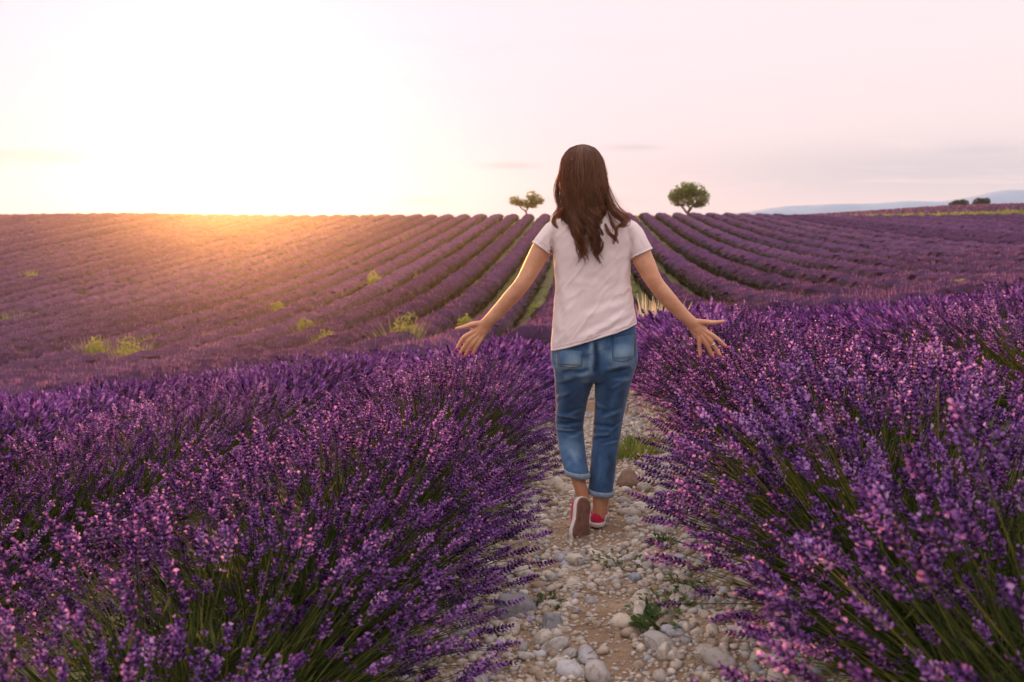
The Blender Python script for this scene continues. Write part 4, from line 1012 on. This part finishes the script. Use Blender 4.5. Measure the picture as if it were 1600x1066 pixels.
JEAN_FOLDS = [(874, 584, 924, 577, 3.5, -.005), (870, 596, 900, 590, 3, .003), (988, 577, 940, 585, 3.5, -.005), (984, 593, 955, 594, 3, .003), (931, 530, 930, 590, 4, -.010),
              (868, 622, 890, 612, 3, .003), (867, 646, 905, 654, 2.5, .004), (914, 640, 884, 650, 2.5, .003), (868, 664, 914, 659, 2.5, -.005), (868, 672, 900, 673, 2, .0045), (914, 676, 886, 684, 2.5, .003),
              (926, 628, 950, 640, 3, .003), (974, 640, 940, 652, 2.5, .0035), (925, 664, 960, 668, 2.5, -.004), (972, 660, 950, 676, 2, .003), (924, 682, 955, 678, 2.5, .004), (970, 690, 938, 699, 2.5, .0025), (950, 610, 985, 590, 3, .003),
              (890, 700, 905, 730, 4, .002), (940, 710, 935, 755, 4, .0025), (955, 705, 952, 760, 4, -.0025), (880, 600, 878, 650, 6, .003), (965, 600, 955, 650, 6, .003)]
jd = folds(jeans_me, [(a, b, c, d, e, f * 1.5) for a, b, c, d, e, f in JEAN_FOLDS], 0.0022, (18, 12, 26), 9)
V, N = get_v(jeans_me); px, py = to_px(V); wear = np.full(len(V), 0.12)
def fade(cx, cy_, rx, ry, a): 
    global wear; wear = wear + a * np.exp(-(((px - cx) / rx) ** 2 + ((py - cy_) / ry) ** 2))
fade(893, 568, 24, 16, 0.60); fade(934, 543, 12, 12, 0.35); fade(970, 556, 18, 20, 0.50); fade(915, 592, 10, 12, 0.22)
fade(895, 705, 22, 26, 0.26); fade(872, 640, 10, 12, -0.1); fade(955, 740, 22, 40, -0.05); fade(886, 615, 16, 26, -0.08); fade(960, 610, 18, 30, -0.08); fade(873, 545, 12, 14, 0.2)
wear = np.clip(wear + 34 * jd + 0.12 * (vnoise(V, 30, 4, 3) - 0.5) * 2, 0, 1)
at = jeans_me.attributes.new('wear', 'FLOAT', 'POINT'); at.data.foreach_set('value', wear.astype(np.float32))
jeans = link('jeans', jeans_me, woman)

_me = jeans_me; Vj, _ = get_v(_me); polys = [tuple(p_.vertices) for p_ in _me.polygons]
BV = BVHTree.FromPolygons([tuple(v) for v in Vj], polys)
def on_jeans(x, y, off):
    o = Vector(CAM); d = Vector(ray(x, y)); h = BV.ray_cast(o, d)
    if h[0] is None:
        q = BV.find_nearest(Vector(P(x, y, -.1))); return np.array(q[0] + q[1] * off)
    nrm = h[1] if h[1].dot(d) < 0 else -h[1]
    return np.array(h[0] + nrm * off)
def patch(name, quad, m, n=14, off=0.0035, wearv=None):
    (a, b, c_, d) = [np.array(q, float) for q in quad]; V = []
    for i in range(n + 1):
        for j in range(n + 1):
            u, v = i / n, j / n; q = a * (1 - u) * (1 - v) + b * u * (1 - v) + c_ * u * v + d * (1 - u) * v
            edge = i in (0, n) or j in (0, n); V.append(on_jeans(q[0], q[1], -0.001 if edge else off))
    Fc = np.array([(i * (n + 1) + j, i * (n + 1) + j + 1, (i + 1) * (n + 1) + j + 1, (i + 1) * (n + 1) + j) for i in range(n) for j in range(n)])
    V = np.array(V); x, y = to_px(V)
    return link(name, mesh(name, V, Fc, m, attrs={'wear': wearv(x, y)}), jeans)
def pw(cx, cy_, r): return lambda x, y: 0.18 + 0.42 * np.exp(-(((x - cx) / r) ** 2 + ((y - cy_) / r) ** 2))
pk1 = [(872, 545), (911, 549), (909, 572), (874, 571)]; pk2 = [(956, 526), (993, 522), (990, 559), (958, 563)]
patch('back_pocket', pk1, M_denim, off=0.005, wearv=pw(896, 566, 16)); patch('back_pocket', pk2, M_denim, off=0.005, wearv=pw(974, 552, 16))
def seam(pts, wd=1.0, name='seam', m=M_thread, off=0.0055):
    Q = []
    for (a, b) in zip(pts[:-1], pts[1:]):
        k = max(2, int(math.dist(a, b) / 2.5)); Q += [(a[0] + (b[0] - a[0]) * i / k, a[1] + (b[1] - a[1]) * i / k) for i in range(k)]
    Q.append(pts[-1]); V = []
    for i, q in enumerate(Q):
        a, b = Q[max(i - 1, 0)], Q[min(i + 1, len(Q) - 1)]; L = math.dist(a, b) + 1e-6; nx, ny = -(b[1] - a[1]) / L * wd / 2, (b[0] - a[0]) / L * wd / 2
        V += [on_jeans(q[0] + nx, q[1] + ny, off), on_jeans(q[0] - nx, q[1] - ny, off)]
    Fc = np.array([(2 * i, 2 * i + 1, 2 * i + 3, 2 * i + 2) for i in range(len(Q) - 1)])
    link(name, mesh(name, np.array(V), Fc, m), jeans)
inset = lambda q: [q[0], q[3], ((q[3][0] + q[2][0]) / 2, max(q[2][1], q[3][1]) + 2), q[2], q[1]]
seam(inset(pk1), 0.9); seam(inset(pk2), 0.9); seam([pk2[0], pk2[1]], 0.9); seam([(931, 540), (930.5, 560), (930, 582)], 1.0); seam([(906, 556), (931, 552), (956, 540)], 0.7)
seam([(956, 519), (957, 530)], 3.0, 'belt_loop', M_denim)
# rolled cuffs
def cuff(rows, top, bot):
    r = [jl(*a) for a in rows]; return r
def cuff_obj(py0, py1, L0, R0, L1, R1, dy, ry, tilt):
    R = [shirt_ring(py0, L0, R0, ry * 1.00, tilt, dy, 2.1), shirt_ring(py0, L0 - 1.6, R0 + 1.6, ry * 1.06, tilt, dy, 2.1), shirt_ring((py0 + py1) / 2, (L0 + L1) / 2 - 2.2, (R0 + R1) / 2 + 2.2, ry * 1.09, tilt, dy, 2.1),
         shirt_ring(py1, L1 - 1.6, R1 + 1.6, ry * 1.06, tilt, dy, 2.1), shirt_ring(py1 + 0.6, L1 + 0.5, R1 - 0.5, ry * 0.98, tilt, dy, 2.1), shirt_ring(py1 - 1, L1 + 3, R1 - 3, ry * 0.86, tilt, dy, 2.1), shirt_ring(py0, L0 + 4, R0 - 4, ry * 0.84, tilt, dy, 2.1)]
    n = 40; V = np.concatenate(R); Fc = np.array([(k * n + j, k * n + (j + 1) % n, (k + 1) * n + (j + 1) % n, (k + 1) * n + j) for k in range(len(R) - 1) for j in range(n)])
    link('cuff', mesh('cuff', V, Fc, M_cuff), jeans)
cuff_obj(735, 743.5, 883, 920, 885, 921, -.062, .060, -.12); cuff_obj(764, 772, 919.5, 958.5, 920, 958, -.026, .062, -0.10)

# --- shoes
def shoe(heel, toe, up, name_label, width=1.0):
    heel = np.asarray(heel, float); toe = np.asarray(toe, float); a = toe - heel; L = np.linalg.norm(a); a /= L
    u = np.asarray(up, float); u = u - a * (u @ a); u /= np.linalg.norm(u); wv = np.cross(a, u)
    ys = np.array([0.0, .03, .09, .2, .35, .5, .62, .74, .86, .94, .985, 1.0]); hw = np.array([.006, .020, .029, .033, .0315, .031, .036, .0415, .040, .032, .018, .005]) * width
    tf = lambda V: heel + V[:, :1] * wv + V[:, 1:2] * a + V[:, 2:3] * u
    def slab(z0, z1, grow, top_r=0.0):
        o = np.concatenate([np.stack([hw + grow, ys * L], 1), np.stack([-(hw + grow), ys * L], 1)[::-1]]); c = o.mean(0); o[:, 1] += np.where(o[:, 1] < L * .5, -grow, grow) * np.clip(np.abs(o[:, 1] / L - .5) * 4 - 1, 0, 1)
        R = [np.column_stack([c + (o - c) * f, np.full(len(o), z)]) for f, z in ((0.97, z0), (1.0, z0 + (z1 - z0) * .25), (1.0, z0 + (z1 - z0) * .75), (0.98, z1))]
        V, Fc, _ = loft(R); return tf(V), Fc
    up_h = [0.052, .060, .064, .066, .064, .058, .050, .043, .036, .028, .020, .012]
    R = []
    for y, h_, r in zip(ys, up_h, hw):
        r = max(r, .010); an = np.linspace(0, PI, 11); R.append(np.column_stack([np.concatenate([r * np.cos(an) * 1.02, np.linspace(-r, r, 7)[1:-1]]), np.full(16, y * L), np.concatenate([.012 + (h_ - .012) * np.sin(an) ** 0.7, np.full(5, .012)])]))
    V, Fc, _ = loft(R); o = link('shoe', mesh('shoe', tf(V), Fc, M_red), woman); tag(o, name_label)
    V, Fc = slab(0.0, 0.021, 0.003); s_ = link('sole', mesh('sole', V, Fc, M_white), o)
    V, Fc = slab(-0.0045, 0.001, -0.0018); link('outsole', mesh('outsole', V, Fc, M_sole), o)
    # raised white patch at the heel
    V = np.array([(x, -0.0025 - 0.002 * (1 - (x / .012) ** 2), z) for z in (.030, .050) for x in np.linspace(-.010, .010, 5)])
    if width > 1: link('heel_patch', mesh('heel_patch', tf(V), np.array([(i, i + 1, i + 6, i + 5) for i in range(4)]), M_white), o)
    # tread grooves of the sole: thin raised bars
    bars = []
    for k, f in enumerate(np.linspace(.08, .94, 22)):
        r = float(np.interp(f, ys, hw)) - .006
        if r < .008: continue
        for sgn in (-1, 1):
            x0, x1 = (0.001, r) if sgn > 0 else (-r, -0.001); y = f * L; q = 0.0032
            b = np.array([(x0, y - q, 0), (x1, y - q - .003 * 0, 0), (x1, y + q, 0), (x0, y + q, 0)]); b2 = b.copy(); b[:, 2] = -.0044; b2[:, 2] = -.0064; b2[:, :2] = b2[:, :2].mean(0) + (b2[:, :2] - b2[:, :2].mean(0)) * .85
            bars.append((np.concatenate([b, b2]), np.array([(4, 5, 6, 7), (0, 1, 5, 4), (1, 2, 6, 5), (2, 3, 7, 6), (3, 0, 4, 7)]), {}))
    V, Fc, _ = join(bars); tag(link('tread', mesh('tread', tf(V), Fc, M_sole, smooth=False), o), kind='stuff')
    return o
shoe(pix(913, 777, 4.190), pix(906.5, 848.5, 4.105), (-0.42, 1.0, 0.45), 'raised red shoe showing its brown sole', 1.14)
zr = float(path_z(np.array([-.05]), np.array([4.3]))[0]) + 0.006
h = pix(932.5, 836, 4.215); h[2] = zr + 0.004; tq = pix(937, 820, 4.445); tq[2] = zr - 0.004
shoe(h, tq, (0, 0, 1), 'red shoe planted on the stones', 0.98)

# --- hair
HR = [(225.5, 909, 911, .004), (227, 901, 919, .028), (231, 891, 929, .058), (238, 884, 936, .085), (250, 878.5, 942, .108), (270, 876, 946.5, .122), (290, 877, 949, .126), (310, 878.5, 947.5, .124), (325, 878, 948, .124), (340, 876.5, 950, .128), (355, 876.5, 947, .134), (370, 880, 945, .136), (385, 888, 943, .136), (402, 898, 941, .134)]
hy = np.array([h_[0] for h_ in HR], float); hL = np.array([h_[1] for h_ in HR], float); hR = np.array([h_[2] for h_ in HR], float); hd = np.array([h_[3] for h_ in HR], float)
def hair_pt(u, py, layer, extra=0.0):
    """u from -1 (left edge) over the back of the head (0) to +1 (right edge)"""
    L = np.interp(py, hy, hL); R = np.interp(py, hy, hR); d = np.interp(py, hy, hd); c = (L + R) / 2; hw = (R - L) / 2
    s = np.sin(u * PI / 2); cs = np.cos(u * PI / 2)
    return pix(c + s * hw * layer + extra, py, Y0 + 0.025 - cs * (d + .015) * layer)
rng = np.random.default_rng(3)
core = []
for py in np.concatenate([[227.5, 228.5, 230], np.linspace(232, 360, 30)]):
    an = np.linspace(-1.35, 1.35, 25); front = np.linspace(1.35, -1.35, 9)[1:-1] if py > 300 else np.linspace(1.6, -1.6, 9)
    back = [hair_pt(u, py, 0.90 if py < 330 else 0.90 - (py - 330) / 30 * 0.14) for u in an]
    c = np.mean(back, 0)
    frontp = []
    for f in np.linspace(1, -1, 9)[1:-1]:
        q = (back[-1] if f > 0 else back[0]) * abs(f) + (np.array([c[0], Y0 - 0.02, c[2]])) * (1 - abs(f))
        if py < 262: q = q + (0, (0.115 if py > 236 else 0.07) * math.cos(f * PI / 2) , 0)
        frontp.append(q)
    core.append(np.array(back + frontp))
g = loft(core); hair = link('hair', mesh('hair', g[0], g[1], M_hair, attrs={'tint': vnoise(g[0], 40, 2, 2) * 0.6}), woman); tag(hair, 'long wavy dark brown hair')
LV, LF, LT_ = [], [], []; off = 0
def strand(path_, r0, tint, n=3):
    global off
    m = len(path_); rr = r0 * np.clip(1.15 - (np.linspace(0, 1, m)) ** 3, 0.12, 1); V, Fc = prism(path_, rr, n); LV.append(V); LF.append(Fc + off); LT_.append(np.full(len(V), tint)); off += len(V)
ends_u = np.array([-1, -.8, -.55, -.25, -.12, 0.0, .12, .3, .5, .75, 1.0]); ends_y = np.array([350, 366, 384, 400, 402, 362, 392, 400, 386, 366, 356])
for lk in range(130):
    u0 = rng.uniform(-1.25, 1.25); uc = max(-1, min(1, u0)); pe = np.interp(uc, ends_u, ends_y) + rng.normal(0, 6); lay = rng.uniform(0.93, 1.03)
    ph = rng.uniform(0, 6.28); wl = rng.uniform(34, 52); amp = rng.uniform(1.6, 5.0); flick = rng.normal(0, 4) + (6 if uc > .55 else (-5 if uc < -.75 else 0)); tb = rng.uniform(0.1, 0.8)
    # strands start along the parting at the crown
    for k in range(21):
        du = rng.normal(0, 0.055); n = 22; t_ = np.linspace(0, 1, n); ys_ = 225.8 + 9 * rng.random() ** 2 + (pe + rng.normal(0, 4) - 227) * t_ ** 1.15; pts = []
        for i, y in enumerate(ys_):
            f = t_[i]; gather = 1 - 0.75 * sstep(0.55, 1.0, f)
            wav = amp * sstep(268, 345, y) * math.sin((y - 300) / wl * 2 * PI + ph) * 1.3; o = wav + flick * sstep(.75, 1, f)
            if pe > 374: o += ((908.5 if u0 < 0 else 935) - np.interp(y, hy, (hL + hR) / 2) - np.sin(uc * PI / 2) * np.interp(y, hy, (hR - hL) / 2)) * 0.62 * sstep(.58, 1.0, f) ** 1.2
            pts.append(hair_pt(u0 + du * gather * min(1, f * 3 + .3), y, lay + 0.012 * math.sin(k) - 0.03 * sstep(.85, 1, f), o) - np.array([0, 0.010 * sstep(345, 380, y) + 0.010 * math.cos((y - 300) / wl * 2 * PI + ph) * sstep(268, 340, y), 0]))
        strand(np.array(pts), rng.uniform(.0007, .0014), np.clip(tb + rng.normal(0, .12), 0, 1))
def lock(pts, n, spread, r=.0011):
    P_ = np.array([P(x, y, d) for x, y, d in pts]); m = len(P_)
    for _ in range(n):
        o = rng.normal(0, spread, 3); f = np.linspace(0, m - 1, 18); i = np.minimum(f.astype(int), m - 2); u = f - i; A = P_
        p0, p1, p2, p3 = A[np.maximum(i - 1, 0)], A[i], A[i + 1], A[np.minimum(i + 2, m - 1)]; tt = u[:, None]
        Q = 0.5 * (2 * p1 + (p2 - p0) * tt + (2 * p0 - 5 * p1 + 4 * p2 - p3) * tt ** 2 + (3 * p1 - p0 - 3 * p2 + p3) * tt ** 3)
        Q = Q + o[None] * np.sin(np.linspace(.4, 2.9, 18))[:, None] + rng.normal(0, .0012, (18, 3)).cumsum(0) * .35
        strand(Q, r * rng.uniform(.6, 1.2), np.clip(rng.normal(.55, .2), 0, 1))
lock([(948, 300, -.03), (953, 322, -.05), (965, 335, -.08), (977, 344, -.10), (975, 352, -.12), (966, 352, -.12)], 60, .008)
lock([(950, 310, -.04), (956, 330, -.07), (968, 340, -.10), (974, 347, -.11), (962, 357, -.13)], 50, .008)
lock([(950, 330, -.08), (956, 348, -.12), (963, 360, -.13), (961, 370, -.13), (966, 380, -.125)], 26, .005)
lock([(946, 350, -.12), (952, 364, -.135), (960, 372, -.13), (958, 382, -.13)], 22, .005)
lock([(882, 262, .03), (874, 284, .045), (871, 303, .045), (874, 320, .02), (881, 338, -.05)], 40, .006)
lock([(880, 325, -.06), (874, 334, -.07), (866, 341, -.085), (866, 350, -.10), (872, 357, -.115)], 46, .006)
lock([(917, 370, -.14), (914, 388, -.138), (910, 398, -.13), (906, 401, -.13)], 30, .005); lock([(930, 370, -.14), (928, 388, -.138), (934, 396, -.13), (940, 388, -.13), (943, 378, -.135)], 34, .004)
lock([(884, 258, .03), (874, 278, .05), (869.5, 298, .05), (872, 318, .03), (880, 338, -.04)], 70, .008, .0005)
lock([(948, 290, .0), (956, 312, -.02), (964, 328, -.06), (980, 340, -.09), (984, 346, -.10)], 90, .010, .0005)
for _ in range(420):                                         # loose flyaways
    u = rng.uniform(-1.1, 1.1); y0 = rng.uniform(232, 330); n = 9; o = 0.0; pts = []
    for y in np.linspace(y0, y0 + rng.uniform(25, 60), n): o += rng.normal(0, .45) + (.25 if u > 0 else -.25); pts.append(hair_pt(u, y, 1.035, o))
    strand(np.array(pts), .00042, .8)
V = np.concatenate(LV); Fc = np.concatenate(LF)
tag(link('strands', mesh('strands', V, Fc, M_hair, attrs={'tint': np.concatenate(LT_)}), hair), kind='stuff')
